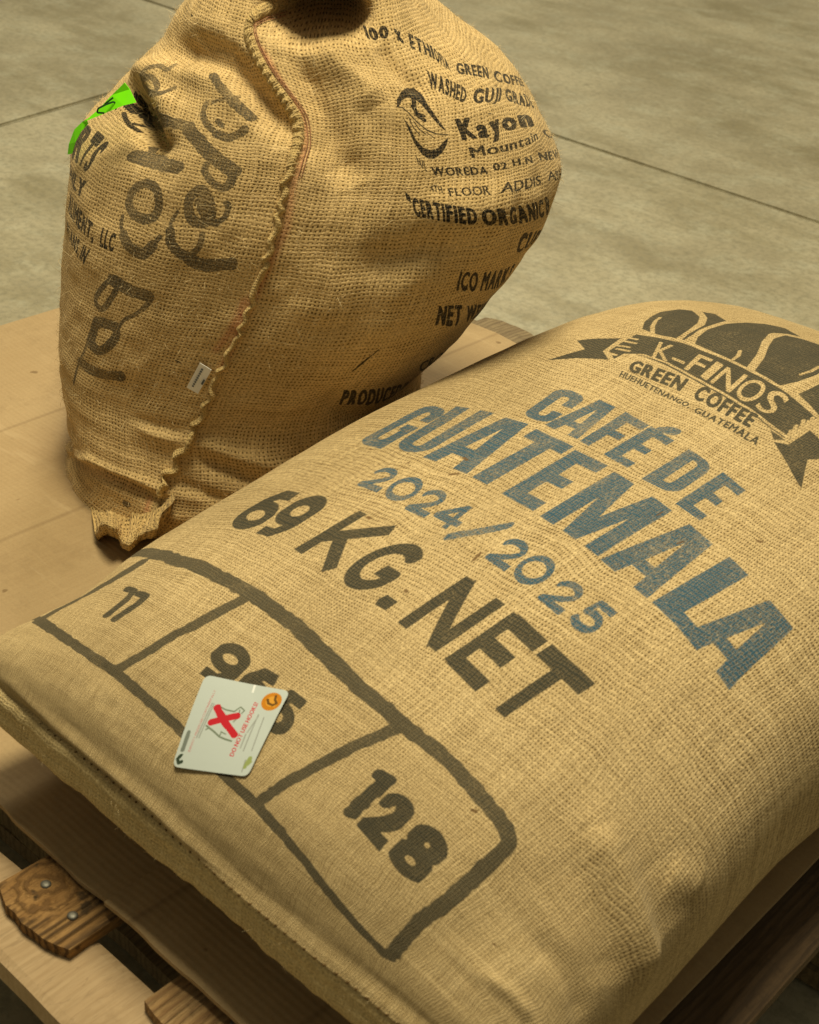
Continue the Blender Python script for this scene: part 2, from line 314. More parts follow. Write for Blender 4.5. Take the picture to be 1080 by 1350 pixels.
ST_MARKS = [
 ('T','dark','B8','100 % ETHIOPIA GREEN COFFEE',[(0,(0.8972,0.7043),(0.8901,0.7137)),(3,(0.9414,0.7027),(0.9485,0.7148)),(4,(0.9521,0.6998),(0.9562,0.7107)),(5,(0.9637,0.6926),(0.9696,0.7039)),(6,(0.9699,0.6883),(0.9837,0.7022)),(10,(0.998,0.6695),(1.0184,0.6818)),(14,(1.0002,0.6528),(1.0175,0.6643)),(15,(1.0089,0.6495),(1.0278,0.6594)),(20,(1.0641,0.6316),(1.0913,0.6397)),(21,(1.0743,0.6284),(1.1033,0.6354)),(23,(1.1223,0.6119),(1.1457,0.6179))]),
 ('T','dark','B8','WASHED GUJI GRADE 1',[(0,(0.9434,0.6436),(0.9617,0.6602)),(6,(0.9722,0.616),(0.9931,0.629)),(7,(0.9836,0.6139),(1.0017,0.628)),(11,(1.0372,0.607),(1.0713,0.6174)),(12,(1.0536,0.6058),(1.0774,0.6162)),(15,(1.1019,0.5865),(1.1277,0.5957))]),
 ('T','dark','B8','Kayon',[(0,(0.9441,0.5761),(0.9445,0.6)),(1,(0.9673,0.5753),(0.9704,0.5977)),(2,(0.9849,0.573),(0.9936,0.595)),(3,(1.0088,0.5751),(1.0142,0.5954)),(4,(1.0419,0.5726),(1.0488,0.5923)),(5,(1.087,0.5644),(1.1007,0.583))]),
 ('T','dark','B6','Mountain Coffee',[(0,(0.9496,0.5527),(0.9482,0.5652)),(1,(0.9709,0.553),(0.9718,0.5653)),(8,(1.0746,0.5495),(1.0827,0.56)),(9,(1.0977,0.5462),(1.1022,0.5558)),(11,(1.2037,0.5087),(1.177,0.5269))]),
 ('T','dark','B7','N/L WOREDA 02 H.N NEW',[(0,(0.8869,0.5513),(0.8851,0.5611)),(3,(0.8972,0.5406),(0.8963,0.5513)),(4,(0.9012,0.5367),(0.8998,0.547)),(10,(0.9666,0.5306),(0.9667,0.5397)),(11,(0.9729,0.5336),(0.9736,0.5422)),(13,(0.9942,0.532),(0.9954,0.5397)),(14,(1.0024,0.5335),(1.0027,0.5411)),(17,(1.0396,0.5287),(1.0417,0.5374)),(18,(1.0573,0.5277),(1.0573,0.5371)),(21,(1.144,0.5041),(1.1577,0.512))]),
 ('T','dark','B6','4TH FLOOR ADDIS ABABA',[(0,(0.8999,0.5164),(0.8987,0.5255)),(3,(0.9111,0.5147),(0.9113,0.5224)),(4,(0.9166,0.51),(0.9161,0.5193)),(9,(0.9606,0.5056),(0.9622,0.5171)),(10,(0.97,0.5054),(0.9768,0.517)),(15,(1.0464,0.5007),(1.0487,0.511)),(16,(1.063,0.5002),(1.0696,0.5097)),(18,(1.1154,0.4857),(1.1034,0.5005))]),
 ('T','dark','B9','"CERTIFIED ORGANIC B',[(0,(0.8769,0.4952),(0.8734,0.516)),(1,(0.8838,0.4906),(0.8798,0.5097)),(6,(0.9138,0.4838),(0.9107,0.5003)),(10,(0.9466,0.4791),(0.9424,0.4925)),(11,(0.9503,0.4788),(0.9464,0.4916)),(18,(1.0664,0.4604),(1.0456,0.4838))]),
 ('T','dark','B8','CUPPING',[(0,(1.0301,0.4264),(1.0146,0.4537)),(3,(1.0731,0.4263),(1.08,0.4387))]),
 ('T','dark','B8','ICO MARKS',[(0,(0.9626,0.3994),(0.9524,0.4238)),(3,(0.998,0.3893),(0.9834,0.4153)),(4,(1.0028,0.3883),(0.991,0.4134)),(7,(1.049,0.3764),(1.0332,0.4044)),(8,(1.0655,0.3745),(1.0445,0.4054))]),
 ('T','dark','B9','NET WEIGHT',[(0,(0.9573,0.3597),(0.9499,0.3815)),(3,(1.0104,0.3417),(0.9877,0.3731)),(4,(1.0177,0.3435),(0.9963,0.3697)),(6,(1.0628,0.3287),(1.0329,0.3595))]),
 ('T','dark','B7','CROP',[(0,(1.0073,0.2777),(0.9858,0.299)),(2,(1.0463,0.2701),(1.0213,0.2958))]),
 ('T','dark','B9','PRODUCED IN',[(0,(0.9248,0.2449),(0.9024,0.2759)),(5,(0.985,0.2407),(0.9641,0.2676))]),
 ('T','dark','B9','UNION CO',[(0,(0.981,0.2034),(0.9893,0.2139)),(4,(1.0579,0.1928),(1.0818,0.198))]),
 ('S','dark',0.0022,[(0.8902,0.3099),(0.8928,0.3161),(0.895,0.3214)]),
 ('S','dark',0.0035,[(0.8923,0.317),(0.8969,0.3281)]),
 ('S','dark',0.002,[(0.8969,0.3281),(0.902,0.3385)]),
 ('P','dark',[(0.8756,0.6199),(0.8809,0.6291),(0.8946,0.6389),(0.9154,0.648),(0.9289,0.6492),(0.9267,0.6402),(0.9203,0.621),(0.9234,0.606),(0.9271,0.5946),(0.9295,0.5868),(0.9228,0.5945),(0.9156,0.6093),(0.9106,0.6234),(0.9059,0.63),(0.8971,0.6313),(0.8877,0.6282),(0.8775,0.6191)]),
 ('P','dark',[(0.8845,0.5964),(0.888,0.5811),(0.8953,0.5709),(0.9045,0.5669),(0.9129,0.5691),(0.9209,0.5758),(0.9291,0.5806),(0.9247,0.5719),(0.9159,0.5623),(0.9066,0.5564),(0.8989,0.5569),(0.8922,0.5635),(0.8858,0.5763),(0.881,0.5965),(0.8783,0.6072)]),
 ('S','dark',0.0018,[(0.8759,0.6195),(0.883,0.6185),(0.889,0.6117),(0.8946,0.6024),(0.9038,0.5915),(0.9151,0.5857),(0.9291,0.5837)]),
 ('S','dark',0.0055,[(0.9041,0.6278),(0.8987,0.6185),(0.8987,0.6105),(0.9056,0.6036)]),
 ('S','dark',0.0035,[(0.8969,0.6206),(0.8978,0.6135)]),
 ('S','dark',0.003,[(0.9014,0.6114),(0.908,0.6084)]),
 ('S','dark',0.0014,[(0.8863,0.6076),(0.8887,0.5942),(0.8939,0.5858)]),
 ('S','dark',0.0014,[(0.8913,0.6025),(0.8946,0.5929),(0.9013,0.5865)]),
 ('S','dark',0.0012,[(0.9029,0.5884),(0.9116,0.5809)]),
 ('S','marker',0.013750000000000002,[(0.5783,0.2635),(0.5809,0.2631),(0.5845,0.2624),(0.5885,0.2616),(0.5925,0.2612),(0.5961,0.2611),(0.6,0.2613),(0.604,0.2617),(0.6081,0.2622),(0.6121,0.2625),(0.6161,0.2627),(0.62,0.2631),(0.624,0.2637),(0.6283,0.2648),(0.6332,0.2663),(0.6376,0.2678),(0.6405,0.2688)]),
 ('S','marker',0.0044,[(0.5896,0.3267),(0.5884,0.3228),(0.5863,0.317),(0.5841,0.3105),(0.5827,0.3049),(0.5823,0.3003),(0.5825,0.2963),(0.5827,0.2922),(0.5823,0.2875),(0.581,0.2818),(0.5795,0.2757),(0.578,0.2697),(0.5764,0.2639),(0.5751,0.259),(0.5739,0.2545),(0.5733,0.2504),(0.5731,0.2464),(0.5731,0.2418),(0.573,0.2368),(0.5724,0.2322),(0.5713,0.2287)]),
 ('S','marker',0.013200000000000002,[(0.5906,0.3236),(0.5931,0.3242),(0.5967,0.3251),(0.6005,0.3259),(0.6041,0.3264),(0.6076,0.3266),(0.6115,0.3267),(0.615,0.3266),(0.6174,0.3266)]),
 ('S','marker',0.0121,[(0.6174,0.3266),(0.6183,0.3253),(0.6197,0.3235),(0.6209,0.3213),(0.6214,0.3187),(0.6211,0.3155),(0.6202,0.3118),(0.6188,0.3078),(0.617,0.3041),(0.6146,0.3003),(0.6113,0.2962),(0.6078,0.2927),(0.6048,0.2907),(0.6015,0.2902),(0.5977,0.2908),(0.5938,0.292),(0.5907,0.2937),(0.589,0.2962),(0.5881,0.2995),(0.5879,0.3033),(0.5879,0.307),(0.588,0.311),(0.5885,0.3153),(0.5891,0.3193),(0.5895,0.322)]),
 ('S','marker',0.0143,[(0.5993,0.3797),(0.6021,0.3793),(0.6061,0.3787),(0.6106,0.3779),(0.6149,0.3773),(0.6191,0.3767),(0.6235,0.376),(0.6279,0.3754),(0.632,0.375),(0.6362,0.3749),(0.6406,0.3749),(0.6444,0.375),(0.6471,0.375)]),
 ('S','marker',0.007700000000000001,[(0.5998,0.3827),(0.598,0.3802),(0.5955,0.3767),(0.5928,0.3727),(0.5902,0.3687),(0.5877,0.3649),(0.5852,0.3611),(0.5832,0.3574),(0.582,0.3541),(0.5814,0.3511),(0.5813,0.3483),(0.5819,0.346),(0.5832,0.3441),(0.5856,0.3427),(0.5888,0.3416),(0.5919,0.3411),(0.5946,0.3417),(0.5969,0.344),(0.5989,0.3474),(0.6007,0.3514),(0.6023,0.355),(0.6038,0.3586),(0.6053,0.3624),(0.6065,0.3658),(0.6074,0.3682)]),
 ('S','marker',0.006600000000000001,[(0.6485,0.3755),(0.6491,0.3747),(0.6499,0.3737),(0.6505,0.3723),(0.6505,0.3704),(0.6495,0.3677),(0.6478,0.3643),(0.646,0.3611),(0.6449,0.3588)]),
 ('S','marker',0.00495,[(0.6449,0.3588),(0.6434,0.3569),(0.6413,0.3542),(0.6388,0.351),(0.6363,0.3482),(0.6339,0.346),(0.6314,0.344),(0.629,0.3419),(0.6269,0.3393),(0.6251,0.3357),(0.6234,0.3314),(0.622,0.3272),(0.6209,0.3244)]),
 ('S','marker',0.0055000000000000005,[(0.5924,0.4501),(0.5926,0.4484),(0.5928,0.4459),(0.5933,0.4431),(0.5943,0.4406),(0.5959,0.4384),(0.598,0.4361),(0.6001,0.4341),(0.6015,0.4327)]),
 ('S','marker',0.0121,[(0.6015,0.4327),(0.6033,0.4312),(0.6057,0.4289),(0.6084,0.4265),(0.6112,0.4244),(0.6142,0.4229),(0.6175,0.4216),(0.6208,0.4205),(0.6238,0.4199),(0.6265,0.4197),(0.629,0.4198),(0.6313,0.4204),(0.6333,0.4215),(0.6352,0.4237),(0.637,0.4266),(0.6384,0.4294),(0.6394,0.4313)]),
 ('S','marker',0.0055000000000000005,[(0.6394,0.4313),(0.645,0.4426)]),
 ('S','marker',0.011000000000000001,[(0.6053,0.488),(0.6037,0.4865),(0.6012,0.4843),(0.5987,0.4816),(0.5968,0.4789),(0.5957,0.4759),(0.5949,0.4728),(0.5947,0.4696),(0.5954,0.4667),(0.5972,0.4639),(0.5998,0.4611),(0.6031,0.4588),(0.6067,0.457),(0.6106,0.456),(0.6149,0.4555),(0.6187,0.4552),(0.6212,0.455)]),
 ('S','marker',0.0099,[(0.6212,0.455),(0.6234,0.4558),(0.6264,0.4569),(0.6295,0.4585),(0.6318,0.4605),(0.6333,0.4634),(0.6343,0.467),(0.6348,0.4709),(0.6348,0.4746),(0.6339,0.4782),(0.6321,0.4819),(0.6296,0.4854),(0.6268,0.4881),(0.6237,0.49),(0.6202,0.4912),(0.6168,0.4919),(0.6137,0.4922),(0.6111,0.4917),(0.6086,0.4906),(0.6065,0.4894),(0.605,0.4886)]),
 ('S','marker',0.0044,[(0.657,0.471),(0.656,0.4689),(0.6546,0.4659),(0.6533,0.4626),(0.6526,0.4596),(0.6527,0.457),(0.6533,0.4544),(0.654,0.4521),(0.6545,0.4505)]),
 ('S','marker',0.011000000000000001,[(0.6545,0.4505),(0.6551,0.4486),(0.6558,0.4457),(0.6569,0.4426),(0.6583,0.4399),(0.6601,0.4377),(0.6623,0.4357),(0.6647,0.4339),(0.6674,0.4322),(0.6707,0.4306),(0.6745,0.4292),(0.6779,0.4279),(0.6803,0.427)]),
 ('S','marker',0.013750000000000002,[(0.6803,0.427),(0.6823,0.4262),(0.6852,0.425),(0.6886,0.4238),(0.6922,0.4232),(0.6961,0.4233),(0.7004,0.4238),(0.7048,0.4247),(0.7089,0.4255),(0.7129,0.4264),(0.717,0.4274),(0.7206,0.4283),(0.7231,0.429)]),
 ('S','marker',0.006600000000000001,[(0.6888,0.4538),(0.6889,0.4517),(0.6892,0.4488),(0.6892,0.4455),(0.6886,0.4425),(0.6873,0.4394),(0.6853,0.4363),(0.6834,0.4334),(0.6822,0.4314)]),
 ('S','marker',0.011000000000000001,[(0.6734,0.4982),(0.6716,0.4965),(0.6697,0.4939),(0.668,0.4909),(0.6669,0.4879),(0.6667,0.485),(0.6669,0.4819),(0.6676,0.4789),(0.6685,0.4761),(0.6696,0.4734),(0.6711,0.4709),(0.6728,0.4687),(0.6748,0.467),(0.6771,0.4659),(0.6798,0.4652),(0.6825,0.465),(0.6848,0.4652),(0.687,0.466),(0.6891,0.4673),(0.6908,0.469),(0.6918,0.4711),(0.6921,0.4738),(0.6918,0.4771),(0.6909,0.4805),(0.6896,0.4837),(0.6877,0.4868),(0.6852,0.4901),(0.6825,0.4931),(0.6801,0.4955),(0.678,0.4971),(0.676,0.4982),(0.6742,0.4985),(0.6725,0.498)]),
 ('S','marker',0.0088,[(0.6768,0.4851),(0.6792,0.4822),(0.6825,0.4781),(0.686,0.4738),(0.6891,0.4707),(0.692,0.469),(0.6949,0.4683),(0.6974,0.468),(0.6991,0.4677)]),
 ('S','marker',0.0055000000000000005,[(0.6991,0.4677),(0.7006,0.4691),(0.7028,0.4709),(0.705,0.4731),(0.7064,0.4754),(0.7071,0.4781),(0.7073,0.4813),(0.7072,0.4843),(0.7069,0.4866),(0.7062,0.4879),(0.7052,0.4885),(0.7042,0.4887),(0.7035,0.4889)]),
 ('S','marker',0.015400000000000002,[(0.5741,0.515),(0.5777,0.5152),(0.5827,0.5154),(0.5882,0.5155),(0.5937,0.5155),(0.5994,0.5155),(0.6056,0.5157),(0.6121,0.5159),(0.6183,0.5162),(0.6244,0.5166),(0.6303,0.5169),(0.6355,0.5171),(0.639,0.5172)]),
 ('S','marker',0.006600000000000001,[(0.5762,0.533),(0.582,0.5283),(0.5864,0.5241),(0.5895,0.521),(0.5918,0.5185),(0.5936,0.5163),(0.5953,0.5141),(0.5964,0.5122),(0.5971,0.5108)]),
 ('S','marker',0.013200000000000002,[(0.5052,0.5668),(0.5085,0.5681),(0.5685,0.5654),(0.5895,0.5636),(0.5962,0.564),(0.601,0.5645),(0.6054,0.5651),(0.6094,0.5657),(0.6131,0.5662),(0.617,0.5666),(0.6214,0.5668),(0.6255,0.5669),(0.6283,0.5669)]),
 ('S','marker',0.0055000000000000005,[(0.572,0.5744),(0.5705,0.5726),(0.5664,0.5704),(0.5027,0.571),(0.5067,0.5681),(0.5139,0.5651),(0.5227,0.5616),(0.5284,0.5584),(0.5328,0.556)]),
 ('S','marker',0.007700000000000001,[(0.511,0.5939),(0.5132,0.5958),(0.515,0.5985),(0.5166,0.6017),(0.5185,0.6048),(0.5216,0.6081),(0.5248,0.6118),(0.5282,0.6151),(0.5316,0.6176),(0.5353,0.6186),(0.5395,0.6185),(0.5436,0.6184),(0.5472,0.6191),(0.5501,0.6214),(0.5515,0.6246),(0.5509,0.6279),(0.5495,0.6302)]),
 ('S','marker',0.007700000000000001,[(0.5168,0.593),(0.5212,0.5952),(0.5267,0.5975),(0.5315,0.5994),(0.5354,0.6004),(0.5397,0.6002),(0.5451,0.599),(0.5506,0.5971),(0.5545,0.5951),(0.5568,0.5925),(0.5576,0.5895),(0.5561,0.5869),(0.5525,0.5853),(0.546,0.585),(0.5337,0.5855),(0.5206,0.586),(0.5163,0.5866),(0.5139,0.5875),(0.5133,0.5888),(0.5141,0.5905),(0.5166,0.5923)]),
 ('S','marker',0.006600000000000001,[(0.5549,0.5858),(0.5587,0.5867),(0.5631,0.588),(0.567,0.5897),(0.5696,0.5919),(0.5709,0.5949),(0.5718,0.5986),(0.573,0.602),(0.5744,0.6043)]),
 ('S','marker',0.015950000000000002,[(0.6296,0.5625),(0.6339,0.5602),(0.6398,0.557),(0.6462,0.5534),(0.6521,0.5501),(0.657,0.5474),(0.6616,0.5449),(0.666,0.5425),(0.6702,0.5402),(0.6743,0.538),(0.6784,0.5359),(0.6823,0.5339),(0.686,0.532),(0.6899,0.5302),(0.6937,0.5283),(0.697,0.5267),(0.6993,0.5256)]),
 ('S','marker',0.007700000000000001,[(0.6692,0.5283),(0.6692,0.5268),(0.6692,0.5246),(0.6696,0.522),(0.6709,0.5195),(0.6733,0.5167),(0.6766,0.5137),(0.6801,0.5108),(0.6833,0.5084),(0.6864,0.5068),(0.6896,0.5056),(0.6924,0.5048),(0.6943,0.5041)]),
 ('S','marker',0.00935,[(0.6943,0.5041),(0.6958,0.5047),(0.6978,0.5056),(0.6999,0.5069),(0.7012,0.5088),(0.7014,0.5121),(0.7011,0.5164),(0.7004,0.5205),(0.7,0.5234)]),
 ('S','marker',0.013200000000000002,[(0.6305,0.6365),(0.6336,0.6343),(0.6374,0.6313),(0.6416,0.6279),(0.6464,0.6244),(0.6512,0.6211),(0.6567,0.6174),(0.6624,0.6137),(0.6678,0.6103),(0.6716,0.6081),(0.6748,0.6063),(0.6778,0.6048),(0.681,0.6031),(0.6848,0.601),(0.6891,0.5985),(0.6932,0.5961),(0.696,0.5944)]),
 ('S','marker',0.00495,[(0.6424,0.6028),(0.6452,0.6041),(0.6493,0.606),(0.6544,0.6078),(0.6596,0.6094),(0.6649,0.6107),(0.6697,0.6126),(0.673,0.6148),(0.6748,0.6167)]),
 ('S','marker',0.007700000000000001,[(0.6334,0.6),(0.6334,0.5976),(0.6334,0.5943),(0.6338,0.5905),(0.6351,0.587),(0.6373,0.5839),(0.6403,0.5807),(0.6437,0.5776),(0.647,0.5749),(0.651,0.5724),(0.6557,0.57),(0.6601,0.568),(0.6632,0.5664)]),
 ('S','marker',0.0099,[(0.6632,0.5664),(0.6661,0.5657),(0.6702,0.5646),(0.6744,0.5637),(0.678,0.5635),(0.6809,0.5643),(0.6837,0.5658),(0.6863,0.5676),(0.6887,0.5693),(0.6908,0.5713),(0.6927,0.5735),(0.6943,0.5755),(0.6954,0.577)]),
 ('S','marker',0.006600000000000001,[(0.6596,0.5808),(0.6672,0.5765)]),
 ('T','dark','B8','PORTS',[(2,(0.4556,0.471),(0.4533,0.5079)),(3,(0.4915,0.4766),(0.4854,0.5132)),(4,(0.5066,0.4753),(0.5111,0.514)),(5,(0.5207,0.4765),(0.5289,0.5117))]),
 ('T','dark','B8','USE ONLY',[(4,(0.448,0.4507),(0.4432,0.459)),(8,(0.5283,0.4487),(0.5258,0.4659))]),
 ('T','dark','B8','ALIMENT, LLC',[(2,(0.508,0.4181),(0.5083,0.4385)),(8,(0.5626,0.4122),(0.5623,0.4291)),(9,(0.5729,0.411),(0.5713,0.4308)),(12,(0.5942,0.4116),(0.593,0.4297))]),
 ('T','dark','B8','PLANS, IN',[(2,(0.5104,0.3925),(0.509,0.4064)),(9,(0.5538,0.381),(0.5602,0.3998))]),
 ('S','dark',0.005,[(0.4753,0.5587),(0.4896,0.5626),(0.5096,0.5602)]),
 ('S','dark',0.005,[(0.475,0.5719),(0.4849,0.5687),(0.4886,0.5715)]),
 ('S','dark',0.005,[(0.4968,0.5495),(0.5291,0.5437),(0.5408,0.5445)]),
 ('S','dark',0.005,[(0.4823,0.573),(0.4968,0.5656),(0.5262,0.5576)]),
 ('S','dark',0.005,[(0.4849,0.5565),(0.4992,0.5567)]),
 ('S','dark',0.005,[(0.5268,0.5478),(0.5291,0.5524)]),
 ('S','red',0.0048,[(0.718,0.6886),(0.7278,0.6749),(0.7373,0.6473),(0.7447,0.6275),(0.7553,0.6053),(0.7621,0.5878)]),
 ('S','red',0.0048,[(0.7614,0.5909),(0.7632,0.5512),(0.7619,0.5178),(0.7666,0.4722),(0.7594,0.4325),(0.7549,0.3928),(0.751,0.3658),(0.7513,0.3368),(0.7506,0.3073)]),
 ('S','red',0.005,[(0.7467,0.3924),(0.7453,0.3668),(0.7416,0.3432),(0.7369,0.328)]),
 ('S','red',0.006,[(0.6889,0.1314),(0.6874,0.1193),(0.6951,0.1122),(0.6913,0.1029),(0.6814,0.0917)]),
 ('S','dark',0.0015,[(0.6987,0.3065),(0.7046,0.3057)]),
 ('S','dark',0.0015,[(0.7464,0.375),(0.7487,0.3737)]),
 ('S','dark',0.002,[(0.5424,0.7005),(0.5481,0.7002)]),
 ('S','marker',0.008,[(0.649,0.1159),(0.6564,0.1157)]),
]
CARD_MARKS = [
 ('T','red','B6','DO NOT USE HOOKS!',[(0,(0.0439,0.0127),(0.0407,0.0131)),(17,(0.0457,0.056),(0.0425,0.057))]),
 ('T','redthin','B5','IDENTITY PRESERVED CONTINENTALLY',[(0,(0.0097,0.0118),(0.0081,0.012)),(32,(0.0105,0.0607),(0.0089,0.0611))]),
 ('S','grey',0.0009,[(0.0107,0.0229),(0.0119,0.0505)]),
 ('S','grey',0.0009,[(0.0125,0.023),(0.0133,0.0501)]),
 ('S','grey',0.0009,[(0.0048,0.0122),(0.0047,0.0238)]),
 ('S','grey',0.0009,[(0.056,0.0191),(0.0545,0.0455)]),
 ('S','grey',0.0009,[(0.0498,0.0181),(0.0495,0.0473)]),
 ('S','grey',0.0009,[(0.0467,0.02),(0.0465,0.0309)]),
 ('S','grey',0.0009,[(0.0471,0.0322),(0.05,0.0461)]),
 ('S','grey',0.0009,[(0.0548,0.0029),(0.0542,0.0117)]),
 ('S','red',0.0052,[(0.017,0.0356),(0.0256,0.04),(0.0346,0.0436)]),
 ('S','red',0.0055,[(0.0167,0.0477),(0.0264,0.0382),(0.0382,0.029)]),
 ('S','olive',0.0011,[(0.0168,0.0493),(0.024,0.047),(0.0308,0.0467),(0.034,0.051),(0.038,0.0487),(0.0367,0.046)]),
 ('S','olive',0.0014,[(0.0145,0.0327),(0.0214,0.0295),(0.0275,0.0261),(0.0319,0.025),(0.0378,0.0241)]),
 ('S','olive',0.0009,[(0.0344,0.0485),(0.0356,0.0427),(0.0335,0.0387)]),
 ('S','olive',0.0009,[(0.0275,0.0261),(0.0275,0.0298),(0.0316,0.0286)]),
 ('S','olive',0.001,[(0.0172,0.0313),(0.0152,0.0298)]),
 ('S','logo',0.0024,[(0.0037,0.0084),(0.0021,0.0058),(0.004,0.003),(0.0059,0.0042)]),
 ('S','logo',0.0014,[(0.0038,0.007),(0.0046,0.0092)]),
 ('S','logo2',0.003,[(0.0034,0.0126),(0.0031,0.0261)]),
 ('C','gold',(0.0549,0.0589),0.015),
 ('C','gold2',(0.0549,0.0589),0.0085),
 ('C','gold',(0.0549,0.0589),0.0072),
 ('S','gold3',0.0018,[(0.0564,0.0638),(0.0569,0.0608),(0.0592,0.058),(0.057,0.0561),(0.0532,0.0571),(0.0515,0.06)]),
 ('S','gold2',0.0014,[(0.0537,0.0566),(0.0584,0.0554),(0.0593,0.0589)]),
 ('S','green',0.003,[(0.0557,0.0066),(0.056,0.0102),(0.0571,0.0133)]),
 ('S','green',0.0018,[(0.0571,0.0133),(0.0587,0.0109),(0.0573,0.0086)]),
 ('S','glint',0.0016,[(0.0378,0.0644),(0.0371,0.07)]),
]
CARD_FRAME = {'bend': [-0.00296, 0.04019, 0.14213, 0.326754, -1.834461, -1.291444], 'origin': [-0.58631, 0.4689, 0.15422], 'ex': [0.91516, 0.34428, 0.20965], 'ey': [-0.40144, 0.82554, 0.39664], 'n': [-0.03652, -0.44715, 0.89371], 'corners': [(0.0, 0.0), (0.0607, -0.0), (0.0653, 0.0695), (-0.0026, 0.0718)]}
SEAM_PATH = [(0.7564, 0.7335), (0.7121, 0.7343), (0.6881, 0.722), (0.688, 0.7082), (0.7013, 0.6896), (0.7127, 0.669), (0.7214, 0.6491), (0.7351, 0.6253), (0.7503, 0.6014), (0.755, 0.5784), (0.7545, 0.548), (0.7545, 0.514), (0.7571, 0.4789), (0.7558, 0.448), (0.7551, 0.4078), (0.7547, 0.3709), (0.7528, 0.3371), (0.7518, 0.3065), (0.7532, 0.281), (0.7558, 0.2548), (0.7558, 0.2298), (0.748, 0.2061), (0.728, 0.1811), (0.712, 0.1619), (0.7055, 0.1452)]
GREEN = {'flap': [[-1.1142, 0.8507, 0.435], [-1.1074, 0.8512, 0.4302], [-1.0965, 0.8499, 0.4205], [-1.1057, 0.8422, 0.4166], [-1.1283, 0.8363, 0.4041], [-1.1606, 0.8353, 0.3878], [-1.1429, 0.8397, 0.4034], [-1.1273, 0.845, 0.4207]], 'tail': [[-1.1572, 0.8356, 0.3912], [-1.167, 0.8378, 0.3857], [-1.1834, 0.8397, 0.3734], [-1.195, 0.8404, 0.3553], [-1.1998, 0.8416, 0.343], [-1.1845, 0.8361, 0.3491], [-1.1748, 0.8339, 0.3638], [-1.1648, 0.8344, 0.3774], [-1.1559, 0.8366, 0.3869]], 'letter': {'C': [[-1.1184, 0.842, 0.4093], [-1.1166, 0.8435, 0.4142], [-1.1195, 0.841, 0.4169], [-1.125, 0.8364, 0.4138], [-1.1312, 0.8312, 0.409], [-1.1321, 0.8305, 0.4049], [-1.1266, 0.8351, 0.4051]], 'I': [[-1.1205, 0.8415, 0.4206], [-1.1272, 0.8359, 0.4133]]}}
EAR = [[[-1.0929, 0.7717, 0.0201], [-1.0733, 0.7709, 0.0258], [-1.0572, 0.7736, 0.0295], [-1.0413, 0.7762, 0.034], [-1.0259, 0.78, 0.0388], [-1.0142, 0.7866, 0.0444], [-1.0051, 0.7933, 0.0515], [-0.9936, 0.7959, 0.0603], [-0.9903, 0.8032, 0.0644]], [[-1.075, 0.7608, 0.0084], [-1.0589, 0.7616, 0.012], [-1.0419, 0.7646, 0.019], [-1.027, 0.7668, 0.0187], [-1.0142, 0.7708, 0.0259], [-0.9998, 0.7751, 0.032], [-0.993, 0.7817, 0.0408], [-0.9902, 0.7895, 0.0481], [-0.9798, 0.794, 0.0603]], [[-1.0356, 0.7356, 0.0172], [-1.0158, 0.734, 0.0367], [-0.9994, 0.7347, 0.0389], [-0.9991, 0.7453, 0.0236], [-0.9834, 0.7429, 0.0305], [-0.9876, 0.7576, 0.0296], [-0.9684, 0.7581, 0.0433], [-0.9725, 0.7703, 0.0498], [-0.9628, 0.7811, 0.0689]], [[-1.0263, 0.7304, 0.0129], [-1.0066, 0.726, 0.0363], [-0.9908, 0.7262, 0.0385], [-0.9902, 0.7346, 0.0225], [-0.9734, 0.733, 0.0261], [-0.9786, 0.7495, 0.0283], [-0.9543, 0.7516, 0.0465], [-0.964, 0.7644, 0.0509], [-0.9521, 0.7743, 0.073]], [[-1.0292, 0.7358, 0.0026], [-1.0129, 0.7338, 0.0199], [-0.9998, 0.7344, 0.0234], [-0.9975, 0.7415, 0.0085], [-0.9844, 0.742, 0.0121], [-0.9907, 0.7576, 0.0114], [-0.9712, 0.7609, 0.028], [-0.9771, 0.7717, 0.0343], [-0.9646, 0.7795, 0.0588]], [[-1.039, 0.7484, 0.002], [-1.0304, 0.7505, 0.002], [-1.0182, 0.7528, 0.002], [-1.0089, 0.7554, 0.002], [-1.0032, 0.7628, 0.002], [-1.0023, 0.774, 0.002], [-0.9987, 0.7822, 0.002], [-0.9953, 0.7877, 0.0056], [-0.9856, 0.7933, 0.0304]]]
TAG = [[-0.9789, 0.8282, 0.1969], [-0.9699, 0.8355, 0.1902], [-0.9802, 0.8268, 0.1626], [-0.9874, 0.8184, 0.1696]]
# ---------------------------------------------------------------- a few places
JX, JY = -2.655, 2.68                                    # floor joints
STRAWS = [(.905, .315, 2.2, .018), (.93, .27, 1.9, .012), (.70, .50, .3, .010), (.62, .44, 2.8, .012), (.84, .52, 1.2, .009), (.80, .26, .9, .010), (.74, .33, 2.4, .008), (.98, .36, 1.6, .014), (.66, .62, .2, .010)]
# ---------------------------------------------------------------- drawing the print into images made here
GH, GW = 150, 150                                            # glyph raster (cap height spans 1.0 of 1.5)
GY0, GY1 = -.32, 1.18
def pip(px, py, poly):
    ins = np.zeros(px.shape, bool); n = len(poly)
    for i in range(n):
        x1, y1 = poly[i]; x2, y2 = poly[(i + 1) % n]
        if y1 == y2: continue
        c = (y1 > py) != (y2 > py)
        ins ^= c & (px < (x2 - x1) * (py - y1) / (y2 - y1) + x1)
    return ins
def glyph_grid():
    x = (np.arange(GW) + .5) / GW; y = GY0 + (np.arange(GH) + .5) / GH * (GY1 - GY0)
    return np.meshgrid(x, y)
GX, GYY = glyph_grid()
def arc(cx, cy, rx, ry, a0, a1, n=18):
    return [(cx + rx * math.cos(math.radians(a0 + (a1 - a0) * i / n)), cy + ry * math.sin(math.radians(a0 + (a1 - a0) * i / n))) for i in range(n + 1)]
